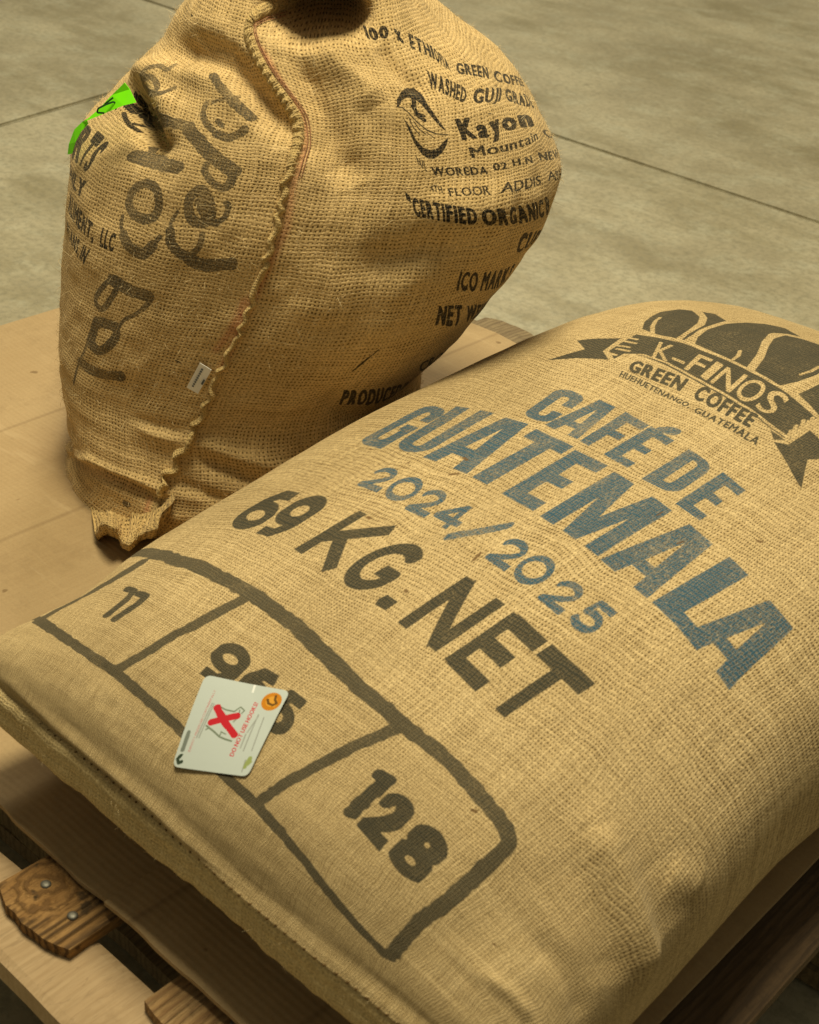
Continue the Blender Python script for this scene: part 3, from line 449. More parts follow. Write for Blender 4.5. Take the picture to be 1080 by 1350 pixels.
def rrect(x0, y0, x1, y1, rx, ry):
    return arc(x1 - rx, y1 - ry, rx, ry, 0, 90, 8) + arc(x0 + rx, y1 - ry, rx, ry, 90, 180, 8) + arc(x0 + rx, y0 + ry, rx, ry, 180, 270, 8) + arc(x1 - rx, y0 + ry, rx, ry, 270, 360, 8)
HEAVY = {   # heavy condensed capitals: (+/-, polygon)
 'G': [('+', rrect(0, 0, 1, 1, .40, .16)), ('-', rrect(.36, .15, .62, .85, .13, .06)), ('-', [(.6, .52), (1.01, .52), (1.01, .66), (.6, .66)]), ('-', [(.44, .40), (.63, .40), (.63, .52), (.44, .52)]), ('+', [(.50, .40), (1, .40), (1, .53), (.50, .53)]), ('+', [(.74, 0), (1, 0), (1, .4), (.74, .4)])],
 'C': [('+', rrect(0, 0, 1, 1, .42, .18)), ('-', rrect(.36, .17, .64, .83, .14, .08)), ('-', [(.6, .40), (1.01, .40), (1.01, .60), (.6, .60)])],
 'U': [('+', [(0, .2), (.36, .2), (.36, 1), (0, 1)]), ('+', [(.64, .2), (1, .2), (1, 1), (.64, 1)]), ('+', [(0, .21)] + arc(.5, .2, .5, .2, 180, 360) + [(1, .21)]), ('-', [(.36, .5)] + arc(.5, .2, .14, .06, 180, 360) + [(.64, .5)])],
 'A': [('+', [(0, 0), (.31, 0), (.36, .19), (.66, .19), (.70, 0), (1, 0), (.76, 1), (.26, 1)]), ('-', [(.40, .34), (.61, .34), (.505, .80)])],
 'T': [('+', [(0, .83), (1, .83), (1, 1), (0, 1)]), ('+', [(.30, 0), (.70, 0), (.70, .84), (.30, .84)])],
 'E': [('+', [(0, 0), (1, 0), (1, .17), (.42, .17), (.42, .42), (.88, .42), (.88, .58), (.42, .58), (.42, .83), (1, .83), (1, 1), (0, 1)])],
 'F': [('+', [(0, 0), (.42, 0), (.42, .42), (.88, .42), (.88, .58), (.42, .58), (.42, .83), (1, .83), (1, 1), (0, 1)])],
 'L': [('+', [(0, 0), (1, 0), (1, .17), (.42, .17), (.42, 1), (0, 1)])],
 'D': [('+', [(0, 0), (.55, 0)] + arc(.55, .22, .45, .22, 270, 360, 8) + arc(.55, .78, .45, .22, 0, 90, 8) + [(0, 1)]), ('-', [(.38, .16)] + arc(.50, .26, .12, .10, 270, 360, 6) + arc(.50, .74, .12, .10, 0, 90, 6) + [(.38, .84)])],
 'M': [('+', [(0, 0), (.235, 0), (.235, .60), (.39, 0), (.61, 0), (.765, .60), (.765, 0), (1, 0), (1, 1), (.66, 1), (.5, .40), (.34, 1), (0, 1)])],
}
STROKES = {  # geometric numerals and capitals, pen paths; width of pen given by the font code
 '0': [arc(.5, .5, .39, .41, 0, 360, 40)],
 '1': [[(.2, .78), (.52, .95), (.52, 0)]],
 '2': [[(.12, .74)] + arc(.48, .68, .33, .24, 165, -25, 16) + [(.62, .40), (.16, .09), (.95, .09)]],
 '4': [[(.66, 0), (.66, 1)], [(.66, .92), (.12, .30), (.95, .30)]],
 '5': [[(.85, .91), (.28, .91), (.22, .55)] + arc(.46, .34, .35, .25, 125, -160, 20)],
 '6': [arc(.5, .33, .38, .24, 0, 360, 36), [(.80, .90), (.42, .86), (.20, .62), (.12, .36)]],
 '9': [arc(.5, .67, .38, .24, 0, 360, 36), [(.88, .64), (.82, .34), (.60, .10), (.18, .10)]],
 '8': [arc(.5, .73, .30, .18, 0, 360, 30), arc(.5, .29, .38, .20, 0, 360, 36)],
 'K': [[(.14, 0), (.14, 1)], [(.92, .99), (.20, .42)], [(.36, .56), (.92, .01)]],
 'G': [arc(.52, .5, .40, .41, 48, 330, 36) + [(.88, .46), (.56, .46)]],
 'N': [[(.13, 0), (.13, 1)], [(.13, .96), (.87, .04)], [(.87, 0), (.87, 1)]],
 'E': [[(.13, 0), (.13, 1)], [(.1, .09), (.95, .09)], [(.1, .51), (.86, .51)], [(.1, .91), (.95, .91)]],
 'T': [[(0, .91), (1, .91)], [(.5, 0), (.5, .95)]],
}
def stroke_glyph(ch, pen, aspect):
    """pen in cap heights; aspect = glyph width / height"""
    m = np.zeros(GX.shape, bool); X = GX * aspect; Y = GYY
    for pl in STROKES[ch]:
        pts = [(x * aspect, y) for x, y in pl]
        for i in range(len(pts) - 1):
            (x1, y1), (x2, y2) = pts[i], pts[i + 1]; dx, dy = x2 - x1, y2 - y1; l = math.hypot(dx, dy) or 1e-6
            t = ((X - x1) * dx + (Y - y1) * dy) / (l * l); q = np.abs((X - x1) * dy - (Y - y1) * dx) / l
            m |= (t >= 0) & (t <= 1) & (q <= pen / 2)
            if i: m |= np.hypot(X - x1, Y - y1) <= pen / 2
    return m.astype(np.float32)
_cache = {}
def font_glyph(ch, weight):
    """built-in typeface -> (mask over its own advance box, advance in cap heights)"""
    key = (ch, weight)
    if key in _cache: return _cache[key]
    if ch == ' ':
        _cache[key] = (None, .34); return _cache[key]
    cu = bpy.data.curves.new('t', 'FONT'); cu.body = ch; cu.resolution_u = 4; cu.size = 1
    ob = bpy.data.objects.new('t', cu); col.objects.link(ob)
    dg = bpy.context.evaluated_depsgraph_get(); me = ob.evaluated_get(dg).to_mesh()
    v = np.array([q.co[:2] for q in me.vertices]); me.calc_loop_triangles()
    tri = [tuple(t.vertices) for t in me.loop_triangles]
    ob.evaluated_get(dg).to_mesh_clear(); bpy.data.objects.remove(ob); bpy.data.curves.remove(cu)
    v = v / CAP; x0, x1 = v[:, 0].min(), v[:, 0].max(); e = weight; side = .055 + e
    adv = (x1 - x0) + 2 * side
    X = GX * adv + x0 - side
    m = np.zeros(GX.shape, bool)
    for t in tri:
        p = v[list(t)]; b0 = p.min(0); b1 = p.max(0)
        s = (X[0] >= b0[0]) & (X[0] <= b1[0]); r = (GYY[:, 0] >= b0[1]) & (GYY[:, 0] <= b1[1])
        if s.any() and r.any():
            ix = np.ix_(r, s); m[ix] |= pip(X[ix], GYY[ix], [tuple(q) for q in p])
    if e > 0:                                                # embolden by dilation
        kx = max(1, int(round(e / adv * GW))); ky = int(round(e * .55 / (GY1 - GY0) * GH)); mm = m.copy()
        for dx in range(-kx, kx + 1):
            for dy in range(-ky, ky + 1):
                if (dx / kx) ** 2 + (dy / max(ky, 1)) ** 2 <= 1.01: mm |= np.roll(np.roll(m, dx, 1), dy, 0)
        m = mm
    _cache[key] = (m.astype(np.float32), adv); return _cache[key]
def cap_height():
    cu = bpy.data.curves.new('t', 'FONT'); cu.body = 'H'; ob = bpy.data.objects.new('t', cu); col.objects.link(ob)
    dg = bpy.context.evaluated_depsgraph_get(); me = ob.evaluated_get(dg).to_mesh()
    h = max(q.co[1] for q in me.vertices); ob.evaluated_get(dg).to_mesh_clear()
    bpy.data.objects.remove(ob); bpy.data.curves.remove(cu); return h
CAP = cap_height()

def homography(src, dst):
    A = []
    for (x, y), (u, v) in zip(src, dst):
        A.append([x, y, 1, 0, 0, 0, -u * x, -u * y]); A.append([0, 0, 0, x, y, 1, -v * x, -v * y])
    b = np.array(dst, float).reshape(-1)
    return np.append(np.linalg.lstsq(np.array(A, float), b, rcond=None)[0], 1).reshape(3, 3)

class Sheet:
    """layers of ink over a cloth of w x h metres"""
    def __init__(s, w, h, res, layers):
        s.w, s.h, s.res = w, h, res; s.W, s.H = int(w * res), int(h * res)
        s.L = {k: np.zeros((s.H, s.W), np.float32) for k in layers}
    def window(s, pts, pad):
        p = np.array(pts) * s.res; x0, y0 = np.floor(p.min(0) - pad * s.res).astype(int); x1, y1 = np.ceil(p.max(0) + pad * s.res).astype(int)
        x0, y0 = max(x0, 0), max(y0, 0); x1, y1 = min(x1, s.W), min(y1, s.H)
        if x1 <= x0 or y1 <= y0: return None
        X, Y = np.meshgrid((np.arange(x0, x1) + .5) / s.res, (np.arange(y0, y1) + .5) / s.res)
        return (slice(y0, y1), slice(x0, x1)), X, Y
    def put(s, ch, sl, m):
        if ch == '-':
            for k in s.L: s.L[k][sl] *= 1 - m
        else: s.L[ch][sl] = np.maximum(s.L[ch][sl], m)
    def glyph(s, ch, mask, quad):
        """quad = bl, br, tr, tl"""
        if mask is None: return
        c0 = np.mean(np.array(quad), 0); Hm = homography([tuple(np.array(p) - c0) for p in quad], [(0, 0), (1, 0), (1, 1), (0, 1)])
        up = np.array(quad[3]) - np.array(quad[0]); up2 = np.array(quad[2]) - np.array(quad[1])
        ext = list(quad) + [tuple(np.array(quad[0]) - .33 * up), tuple(np.array(quad[1]) - .33 * up2), tuple(np.array(quad[2]) + .18 * up2), tuple(np.array(quad[3]) + .18 * up)]
        w = s.window(ext, .001)
        if w is None: return
        sl, X, Y = w; X = X - c0[0]; Y = Y - c0[1]; d = Hm[2, 0] * X + Hm[2, 1] * Y + 1
        gx = (Hm[0, 0] * X + Hm[0, 1] * Y + Hm[0, 2]) / d; gy = (Hm[1, 0] * X + Hm[1, 1] * Y + Hm[1, 2]) / d
        fx = gx * GW - .5; fy = (gy - GY0) / (GY1 - GY0) * GH - .5
        ok = (d > .05) & (gx > -.02) & (gx < 1.02) & (gy > GY0) & (gy < GY1)
        pm = np.pad(mask, 2); fx = np.clip(fx + 2, 0, GW + 2); fy = np.clip(fy + 2, 0, GH + 2)
        xi = fx.astype(int); yi = fy.astype(int); a = fx - xi; b = fy - yi
        m = (pm[yi, xi] * (1 - a) + pm[yi, xi + 1] * a) * (1 - b) + (pm[yi + 1, xi] * (1 - a) + pm[yi + 1, xi + 1] * a) * b
        s.put(ch, sl, np.where(ok, m, 0).astype(np.float32))
    def stroke(s, ch, width, pts, wob=.12):
        w = s.window(pts, width + .002)
        if w is None: return
        sl, X, Y = w; q, f = seg_dist(X, Y, pts)
        hw = width / 2 * (1 + wob * vnoise(X, Y, .006, .006, 77))
        s.put(ch, sl, np.clip((hw - q) * s.res + .5, 0, 1).astype(np.float32))
    def poly(s, ch, pts):
        w = s.window(pts, .001)
        if w is None: return
        sl, X, Y = w; m = 0; e = .25 / s.res
        for dx in (-e, e):
            for dy in (-e, e): m = m + pip(X + dx, Y + dy, pts)
        s.put(ch, sl, (m / 4).astype(np.float32))
    def circle(s, ch, c, dia):
        w = s.window([c], dia)
        if w is None: return
        sl, X, Y = w; s.put(ch, sl, np.clip((dia / 2 - np.hypot(X - c[0], Y - c[1])) * s.res + .5, 0, 1).astype(np.float32))
    def line(s, ch, font, text, anch):
        wt = {'B5': .02, 'B6': .045, 'B7': .075, 'B8': .10, 'B9': .13}[font]
        gl = [font_glyph(c, wt) for c in text]
        cum = np.concatenate([[0], np.cumsum([g[1] for g in gl])])
        ax = [cum[i] for i, _, _ in anch]; bp = np.array([b for _, b, _ in anch]); tp = np.array([t for _, _, t in anch])
        def at(x, pts):
            k = int(np.clip(np.searchsorted(ax, x) - 1, 0, len(ax) - 2)); f = (x - ax[k]) / (ax[k + 1] - ax[k])
            return pts[k] * (1 - f) + pts[k + 1] * f
        for i, (m, adv) in enumerate(gl):
            q = [at(cum[i], bp), at(cum[i + 1], bp), at(cum[i + 1], tp), at(cum[i], tp)]
            s.glyph(ch, m, [tuple(p) for p in q])
    def draw(s, marks):
        for m in marks:
            k = m[0]
            if k == 'G':
                _, ch, font, c, quad = m
                if font == 'H':
                    g = np.zeros(GX.shape, bool)
                    for op, pl in HEAVY[c]:
                        g = (g | pip(GX, GYY, pl)) if op == '+' else (g & ~pip(GX, GYY, pl))
                    g = g.astype(np.float32)
                else:
                    q = np.array(quad); wd = np.linalg.norm(q[1] - q[0]) + np.linalg.norm(q[2] - q[3]); ht = np.linalg.norm(q[3] - q[0]) + np.linalg.norm(q[2] - q[1])
                    g = stroke_glyph(c, {'S': .235, 'S8': .26, 'B9': .225}[font], wd / ht)
                s.glyph(ch, g, quad)
            elif k == 'T': s.line(*m[1:])
            elif k == 'S': s.stroke(*m[1:], wob=.05 if m[2] < .001 else .14)
            elif k == 'P': s.poly(*m[1:])
            elif k == 'C': s.circle(*m[1:])
def make_image(name, rgba, colour=False):
    H, W = rgba.shape[:2]
    im = bpy.data.images.new(name, W, H, alpha=False, float_buffer=False)
    if not colour: im.colorspace_settings.name = 'Non-Color'
    im.pixels.foreach_set(np.ascontiguousarray(rgba, np.float32).ravel()); im.update(); im.pack()
    return im
# ---------------------------------------------------------------- materials
class NT:
    def __init__(s, name):
        s.m = bpy.data.materials.new(name); s.m.use_nodes = True; s.t = s.m.node_tree; s.t.nodes.clear()
        s.out = s.t.nodes.new('ShaderNodeOutputMaterial'); s.b = s.t.nodes.new('ShaderNodeBsdfPrincipled')
        s.t.links.new(s.b.outputs[0], s.out.inputs[0])
    def n(s, ty, **kw):
        o = s.t.nodes.new(ty)
        for k, v in kw.items(): setattr(o, k, v)
        return o
    def l(s, a, b): s.t.links.new(a, b)
    def inp(s, sock, v):
        if isinstance(v, bpy.types.NodeSocket): s.l(v, sock)
        elif v is not None: sock.default_value = v
    def math(s, op, a, b=None, c=None, clamp=False):
        o = s.n('ShaderNodeMath', operation=op, use_clamp=clamp); s.inp(o.inputs[0], a); s.inp(o.inputs[1], b); s.inp(o.inputs[2], c); return o.outputs[0]
    def mix(s, f, a, b, mode='MIX'):
        o = s.n('ShaderNodeMix', data_type='RGBA', blend_type=mode); s.inp(o.inputs[0], f); s.inp(o.inputs[6], a if not isinstance(a, tuple) else (*a, 1)[:4]); s.inp(o.inputs[7], b if not isinstance(b, tuple) else (*b, 1)[:4]); return o.outputs[2]
    def noise(s, vec, scale, detail=2, rough=.5, sc=None):
        if sc:
            mp = s.n('ShaderNodeMapping'); s.inp(mp.inputs[0], vec); mp.inputs['Scale'].default_value = sc; vec = mp.outputs[0]
        o = s.n('ShaderNodeTexNoise'); s.inp(o.inputs['Vector'], vec); o.inputs['Scale'].default_value = scale; o.inputs['Detail'].default_value = detail; o.inputs['Roughness'].default_value = rough
        return o.outputs[0]
    def ramp(s, f, a, b, lo=0., hi=1.):
        o = s.n('ShaderNodeMapRange', interpolation_type='SMOOTHSTEP'); s.inp(o.inputs[0], f)
        o.inputs[1].default_value = a; o.inputs[2].default_value = b; o.inputs[3].default_value = lo; o.inputs[4].default_value = hi; return o.outputs[0]
    def bump(s, h, strength, dist, normal=None):
        o = s.n('ShaderNodeBump'); o.inputs['Strength'].default_value = strength; o.inputs['Distance'].default_value = dist; s.inp(o.inputs['Height'], h)
        if normal is not None: s.l(normal, o.inputs['Normal'])
        return o.outputs[0]
    def fin(s, colr, rough=.8, normal=None, sheen=0, spec=.3):
        s.inp(s.b.inputs['Base Color'], colr if not isinstance(colr, tuple) else (*colr, 1)[:4]); s.inp(s.b.inputs['Roughness'], rough)
        if normal is not None: s.l(normal, s.b.inputs['Normal'])
        s.b.inputs['Specular IOR Level'].default_value = spec
        if sheen: s.b.inputs['Sheen Weight'].default_value = sheen; s.b.inputs['Sheen Roughness'].default_value = .5; s.b.inputs['Sheen Tint'].default_value = (1, .86, .6, 1)
        return s.m

def burlap(name, pitch, base_a, base_b, hole, image=None, inks=(), size=(1, 1), gap=.52, bump=.6, coarse=.12, grain=430, weave='UVMap'):
    t = NT(name); uvn = t.n('ShaderNodeUVMap'); uvn.uv_map = 'UVMap'; uv0 = uvn.outputs[0]
    uvw = t.n('ShaderNodeUVMap'); uvw.uv_map = weave; uv = uvw.outputs[0]
    # cloth drifts off the straight: wobble the coordinates
    w1 = t.n('ShaderNodeTexNoise', noise_dimensions='2D'); t.l(uv, w1.inputs[0]); w1.inputs['Scale'].default_value = 14; w1.inputs['Detail'].default_value = 2
    w2 = t.n('ShaderNodeTexNoise', noise_dimensions='2D'); t.l(uv, w2.inputs[0]); w2.inputs['Scale'].default_value = 130; w2.inputs['Detail'].default_value = 1
    vm = t.n('ShaderNodeVectorMath', operation='SUBTRACT'); t.l(w1.outputs[1], vm.inputs[0]); vm.inputs[1].default_value = (.5, .5, .5)
    vs = t.n('ShaderNodeVectorMath', operation='SCALE'); t.l(vm.outputs[0], vs.inputs[0]); vs.inputs['Scale'].default_value = .012
    vm2 = t.n('ShaderNodeVectorMath', operation='SUBTRACT'); t.l(w2.outputs[1], vm2.inputs[0]); vm2.inputs[1].default_value = (.5, .5, .5)
    vs2 = t.n('ShaderNodeVectorMath', operation='SCALE'); t.l(vm2.outputs[0], vs2.inputs[0]); vs2.inputs['Scale'].default_value = pitch * .42
    va = t.n('ShaderNodeVectorMath', operation='ADD'); t.l(uv, va.inputs[0]); t.l(vs.outputs[0], va.inputs[1])
    vb = t.n('ShaderNodeVectorMath', operation='ADD'); t.l(va.outputs[0], vb.inputs[0]); t.l(vs2.outputs[0], vb.inputs[1])
    sp = t.n('ShaderNodeSeparateXYZ'); t.l(vb.outputs[0], sp.inputs[0]); U, V = sp.outputs[0], sp.outputs[1]
    su = t.math('SINE', t.math('MULTIPLY', U, math.pi / pitch)); sv = t.math('SINE', t.math('MULTIPLY', V, math.pi / pitch))
    au = t.math('ABSOLUTE', su); av = t.math('ABSOLUTE', sv); par = t.math('MULTIPLY', su, sv)
    # thread by thread thickness and shade (long along the thread, one value per thread)
    thw = t.noise(vb.outputs[0], 1, 1, .6, (1 / pitch * .9, 9, 1)); thf = t.noise(vb.outputs[0], 1, 1, .6, (9, 1 / pitch * .9, 1))
    wu = t.math('ADD', au, t.math('MULTIPLY', t.math('SUBTRACT', thw, .5), 1.15)); wv = t.math('ADD', av, t.math('MULTIPLY', t.math('SUBTRACT', thf, .5), 1.15))
    hu = t.math('MULTIPLY', wu, t.math('MULTIPLY_ADD', par, .28, .72)); hv = t.math('MULTIPLY', wv, t.math('MULTIPLY_ADD', par, -.28, .72))
    hgt = t.math('MAXIMUM', hu, hv)
    tight = t.math('MULTIPLY', t.math('SUBTRACT', t.noise(uv, 32, 3, .6), .5), .55)
    fill = t.ramp(t.math('ADD', t.math('MAXIMUM', wu, wv), tight), gap - .22, gap + .16)
    shade = t.math('MULTIPLY', t.math('ADD', thw, thf), .5)
    fib = t.noise(uv, 900, 2, .6)
    c = t.mix(t.ramp(shade, .32, .68), base_b, base_a)
    lo = t.noise(uv, 7, 4, .55); c = t.mix(t.ramp(lo, .35, .72, 0, .62), c, tuple(x * .80 for x in base_b))
    c = t.mix(t.math('MULTIPLY', t.ramp(fib, .35, .75), .42), c, tuple(min(1, x * 1.35) for x in base_a))
    c = t.mix(t.ramp(t.noise(uv, 55, 4, .65), .52, .72, 0, .30), c, tuple(x * .72 for x in base_b))
    gr = t.noise(uv, grain, 2, .75); c = t.mix(.62, c, t.mix(t.ramp(gr, .28, .72), (.56, .53, .48), (1.42, 1.42, 1.42)), 'MULTIPLY')
    c = t.mix(fill, hole, c)
    if image is not None:
        ti = t.n('ShaderNodeTexImage', interpolation='Linear', extension='CLIP'); ti.image = image
        mp = t.n('ShaderNodeMapping'); t.l(uv0, mp.inputs[0]); mp.inputs['Scale'].default_value = (1 / size[0], 1 / size[1], 1); t.l(mp.outputs[0], ti.inputs[0])
        sc = t.n('ShaderNodeSeparateColor'); t.l(ti.outputs[0], sc.inputs[0])
        wear = t.noise(uv, 420, 3, .7); wear2 = t.noise(uv, 24, 3, .6); top = t.ramp(hgt, .25, .75, .66, 1.)
        for k, (colr, strength, cut, low) in enumerate(inks):
            f = t.math('MULTIPLY', sc.outputs[k], t.ramp(hgt, .25, .75, low, 1.))
            f = t.math('MULTIPLY', f, t.ramp(t.math('ADD', t.math('MULTIPLY', wear, .6), t.math('MULTIPLY', wear2, .4)), cut - .10, cut + .12, low, 1.))
            c = t.mix(t.math('MULTIPLY', f, strength, clamp=True), c, colr)
    h = t.math('MULTIPLY', hgt, 1.0); h = t.math('ADD', h, t.math('MULTIPLY', fib, .25))
    nb = t.bump(h, bump, pitch * .30)
    return t.fin(c, .92, nb, sheen=coarse, spec=.12)

def simple(name, colr, rough=.6, spec=.3, metal=0, vary=.0, scale=40):
    t = NT(name); co = t.n('ShaderNodeTexCoord').outputs['Object']
    c = t.mix(t.ramp(t.noise(co, scale, 3), .3, .7), tuple(x * (1 - vary) for x in colr), tuple(min(1, x * (1 + vary)) for x in colr)) if vary else colr
    t.b.inputs['Metallic'].default_value = metal
    return t.fin(c, rough, None, spec=spec)

def concrete():
    t = NT('concrete'); co = t.n('ShaderNodeTexCoord').outputs['Object']
    c = t.mix(t.ramp(t.noise(co, 1.7, 7, .68), .36, .64), (.285, .245, .145), (.43, .38, .24))
    c = t.mix(t.ramp(t.noise(co, 1, 6, .7, (1.6, 3.6, 1)), .44, .66, 0, .75), c, (.21, .175, .085))
    c = t.mix(t.ramp(t.noise(co, 9, 7, .75), .46, .68, 0, .55), c, (.43, .41, .28))
    c = t.mix(t.ramp(t.noise(co, 75, 4, .75), .42, .66, 0, .5), c, (.16, .145, .085))
    v = t.n('ShaderNodeTexVoronoi'); t.l(co, v.inputs[0]); v.inputs['Scale'].default_value = 2.7
    c = t.mix(t.ramp(v.outputs[0], .035, .012, 0, .8), c, (.10, .09, .05))
    n = t.bump(t.noise(co, 60, 5, .6), .25, .004)
    r = t.ramp(t.noise(co, 4, 4), .3, .7, .42, .62)
    return t.fin(c, r, n, spec=.35)

def cardboard():
    t = NT('cardboard'); co = t.n('ShaderNodeTexCoord').outputs['Object']
    c = t.mix(t.ramp(t.noise(co, 5, 5, .6), .3, .7), (.36, .25, .118), (.42, .30, .15))
    c = t.mix(t.ramp(t.noise(co, 1, 3, .6, (300, 5, 1)), .3, .75, 0, .16), c, (.25, .155, .065))
    c = t.mix(t.ramp(t.noise(co, 420, 3, .7), .4, .75, 0, .22), c, (.23, .145, .06))
    c = t.mix(t.ramp(t.noise(co, 38, 2, .5), .72, .76, 0, .7), c, (.16, .095, .035))
    c = t.mix(t.ramp(t.noise(co, 11, 6, .75), .50, .66, 0, .40), c, (.26, .175, .08))
    c = t.mix(t.ramp(t.noise(co, 1, 4, .7, (6, 34, 1)), .56, .70, 0, .35), c, (.50, .37, .20))
    c = t.mix(t.ramp(t.noise(co, 2.0, 4, .6), .55, .75, 0, .45), c, (.27, .165, .07))
    fl = t.n('ShaderNodeSeparateXYZ'); t.l(co, fl.inputs[0])
    for fx in (-1.292, -1.088, -.60, -.45):
        wob = t.math('MULTIPLY_ADD', t.noise(co, 9, 2), .004, fx - .002); dd = t.math('ABSOLUTE', t.math('SUBTRACT', fl.outputs[0], wob))
        c = t.mix(t.ramp(dd, .0045, .0004, 0, .34), c, (.17, .105, .045))
    wv = t.math('SINE', t.math('MULTIPLY', fl.outputs[1], 2 * math.pi / .0065))
    h = t.math('ADD', t.math('MULTIPLY', wv, .22), t.math('MULTIPLY', t.noise(co, 14, 5, .65), 1.8))
    return t.fin(c, .72, t.bump(h, .18, .003), spec=.22)

def wood(name, a, b, dark, ring=.5, rough=.7, knot=(0, 0), kamt=0.):
    t = NT(name); co = t.n('ShaderNodeTexCoord').outputs['Object']
    mp = t.n('ShaderNodeMapping'); t.l(co, mp.inputs[0]); mp.inputs['Scale'].default_value = (1, .09, 1)
    vec = mp.outputs[0]
    if kamt:
        # grain swings round a knot
        kp = t.n('ShaderNodeVectorMath', operation='DISTANCE'); t.l(co, kp.inputs[0]); kp.inputs[1].default_value = (*knot, 0)
        kd = kp.outputs['Value']
    big = t.noise(vec, 55, 4, .62); fine = t.noise(vec, 420, 4, .7)
    w = t.n('ShaderNodeTexWave', wave_type='BANDS', bands_direction='X'); w.inputs['Scale'].default_value = 42; w.inputs['Distortion'].default_value = 7; w.inputs['Detail'].default_value = 3; w.inputs['Detail Scale'].default_value = 1.2; t.l(vec, w.inputs[0])
    wf = w.outputs[1]
    if kamt:
        rings = t.math('MULTIPLY_ADD', t.math('SINE', t.math('MULTIPLY_ADD', kd, 520, t.math('MULTIPLY', t.noise(co, 55, 4), 17))), .5, .5)
        near = t.ramp(kd, .042, .018)
        o = t.n('ShaderNodeMix', data_type='FLOAT'); t.l(near, o.inputs[0]); t.l(wf, o.inputs[2]); t.l(rings, o.inputs[3]); wf = o.outputs[0]
    c = t.mix(t.ramp(big, .3, .7), a, b)
    c = t.mix(t.math('MULTIPLY', t.ramp(wf, .45, .95), ring), c, dark)
    c = t.mix(t.ramp(fine, .42, .68, 0, .5), c, dark)
    c = t.mix(t.ramp(t.noise(co, 24, 5, .7), .50, .70, 0, .55), c, tuple(x * .9 for x in dark))
    crk = t.noise(vec, 95, 2, .5); c = t.mix(t.ramp(t.math('ABSOLUTE', t.math('SUBTRACT', crk, .5)),   .010, .002, 0, .25), c, tuple(x * .5 for x in dark))
    if kamt:
        c = t.mix(t.math('MULTIPLY', near, .35), c, (.30, .15, .04))
        c = t.mix(t.ramp(t.noise(co, 34, 5, .6), .56, .64, 0, kamt), c, (.055, .035, .015))
        h = t.math('ADD', wf, t.math('MULTIPLY', t.noise(vec, 160, 4, .7), 1.6))
        return t.fin(c, rough, t.bump(h, .8, .0035), spec=.25)
    return t.fin(c, rough, t.bump(t.math('ADD', t.math('MULTIPLY', wf, .4), fine), .3, .0012), spec=.25)
# ---------------------------------------------------------------- object helpers
def link(name, me, parent=None, kind=None, smooth=False):
    o = bpy.data.objects.new(name, me); col.objects.link(o)
    if parent: o.parent = parent
    if kind: o['kind'] = kind
    if smooth: me.polygons.foreach_set('use_smooth', [True] * len(me.polygons))
    return o
def describe(o, label, cat, group=None):
    o['label'] = label; o['category'] = cat
    if group: o['group'] = group
def empty(name, loc=(0, 0, 0)):
    o = bpy.data.objects.new(name, None); col.objects.link(o); o.location = loc; o.empty_display_size = .05; return o
def mesh(name, verts, faces, mat=None):
    me = bpy.data.meshes.new(name); me.from_pydata([tuple(map(float, v)) for v in verts], [], faces); me.update()
    if mat: me.materials.append(mat)
    return me
def grid_mesh(name, P, UV, closed, mat, flip=False):
    """P (M,N,3) -> quads; closed wraps in the second index, with its own uv column"""
    M_, N_ = P.shape[:2]
    v = P.reshape(-1, 3); j, i = np.meshgrid(np.arange(M_ - 1), np.arange(N_ if closed else N_ - 1), indexing='ij')
    a = j * N_ + i; b = j * N_ + (i + 1) % N_; c = (j + 1) * N_ + (i + 1) % N_; d = (j + 1) * N_ + i
    q = np.stack([a, b, c, d] if not flip else [a, d, c, b], -1).reshape(-1, 4)
    me = bpy.data.meshes.new(name); me.vertices.add(len(v)); me.vertices.foreach_set('co', v.astype(np.float32).ravel())
    me.loops.add(q.size); me.loops.foreach_set('vertex_index', q.astype(np.int32).ravel())
    me.polygons.add(len(q)); me.polygons.foreach_set('loop_start', np.arange(0, q.size, 4, dtype=np.int32)); me.polygons.foreach_set('loop_total', np.full(len(q), 4, np.int32))
    me.update(calc_edges=True)
    uvl = me.uv_layers.new(name='UVMap'); du, dv = UV
    k = [(i, j), (i + 1, j), (i + 1, j + 1), (i, j + 1)]
    if flip: k = [k[0], k[3], k[2], k[1]]
    uv = np.stack([np.stack([x * du, y * dv], -1) for x, y in k], -2).reshape(-1, 2)
    uvl.data.foreach_set('uv', uv.astype(np.float32).ravel())
    me.polygons.foreach_set('use_smooth', [True] * len(q)); me.materials.append(mat); me.validate(); return me
def tube(name, pts, rad, mat, seg=6, closed=False):
    pts = [Vector(p) for p in pts]; V, F = [], []; n = len(pts)
    for i, p in enumerate(pts):
        t = (pts[min(i + 1, n - 1)] - pts[max(i - 1, 0)]).normalized(); s = t.cross(Vector((.3, .2, 1))).normalized(); u = s.cross(t)
        r = rad(i / (n - 1)) if callable(rad) else rad
        for k in range(seg):
            a = 2 * math.pi * k / seg; V.append(p + (s * math.cos(a) + u * math.sin(a)) * r)
    for i in range(n - 1):
        for k in range(seg): F.append((i * seg + k, i * seg + (k + 1) % seg, (i + 1) * seg + (k + 1) % seg, (i + 1) * seg + k))
    F.append(tuple(range(seg))[::-1]); F.append(tuple((n - 1) * seg + k for k in range(seg)))
    return mesh(name, V, F, mat)

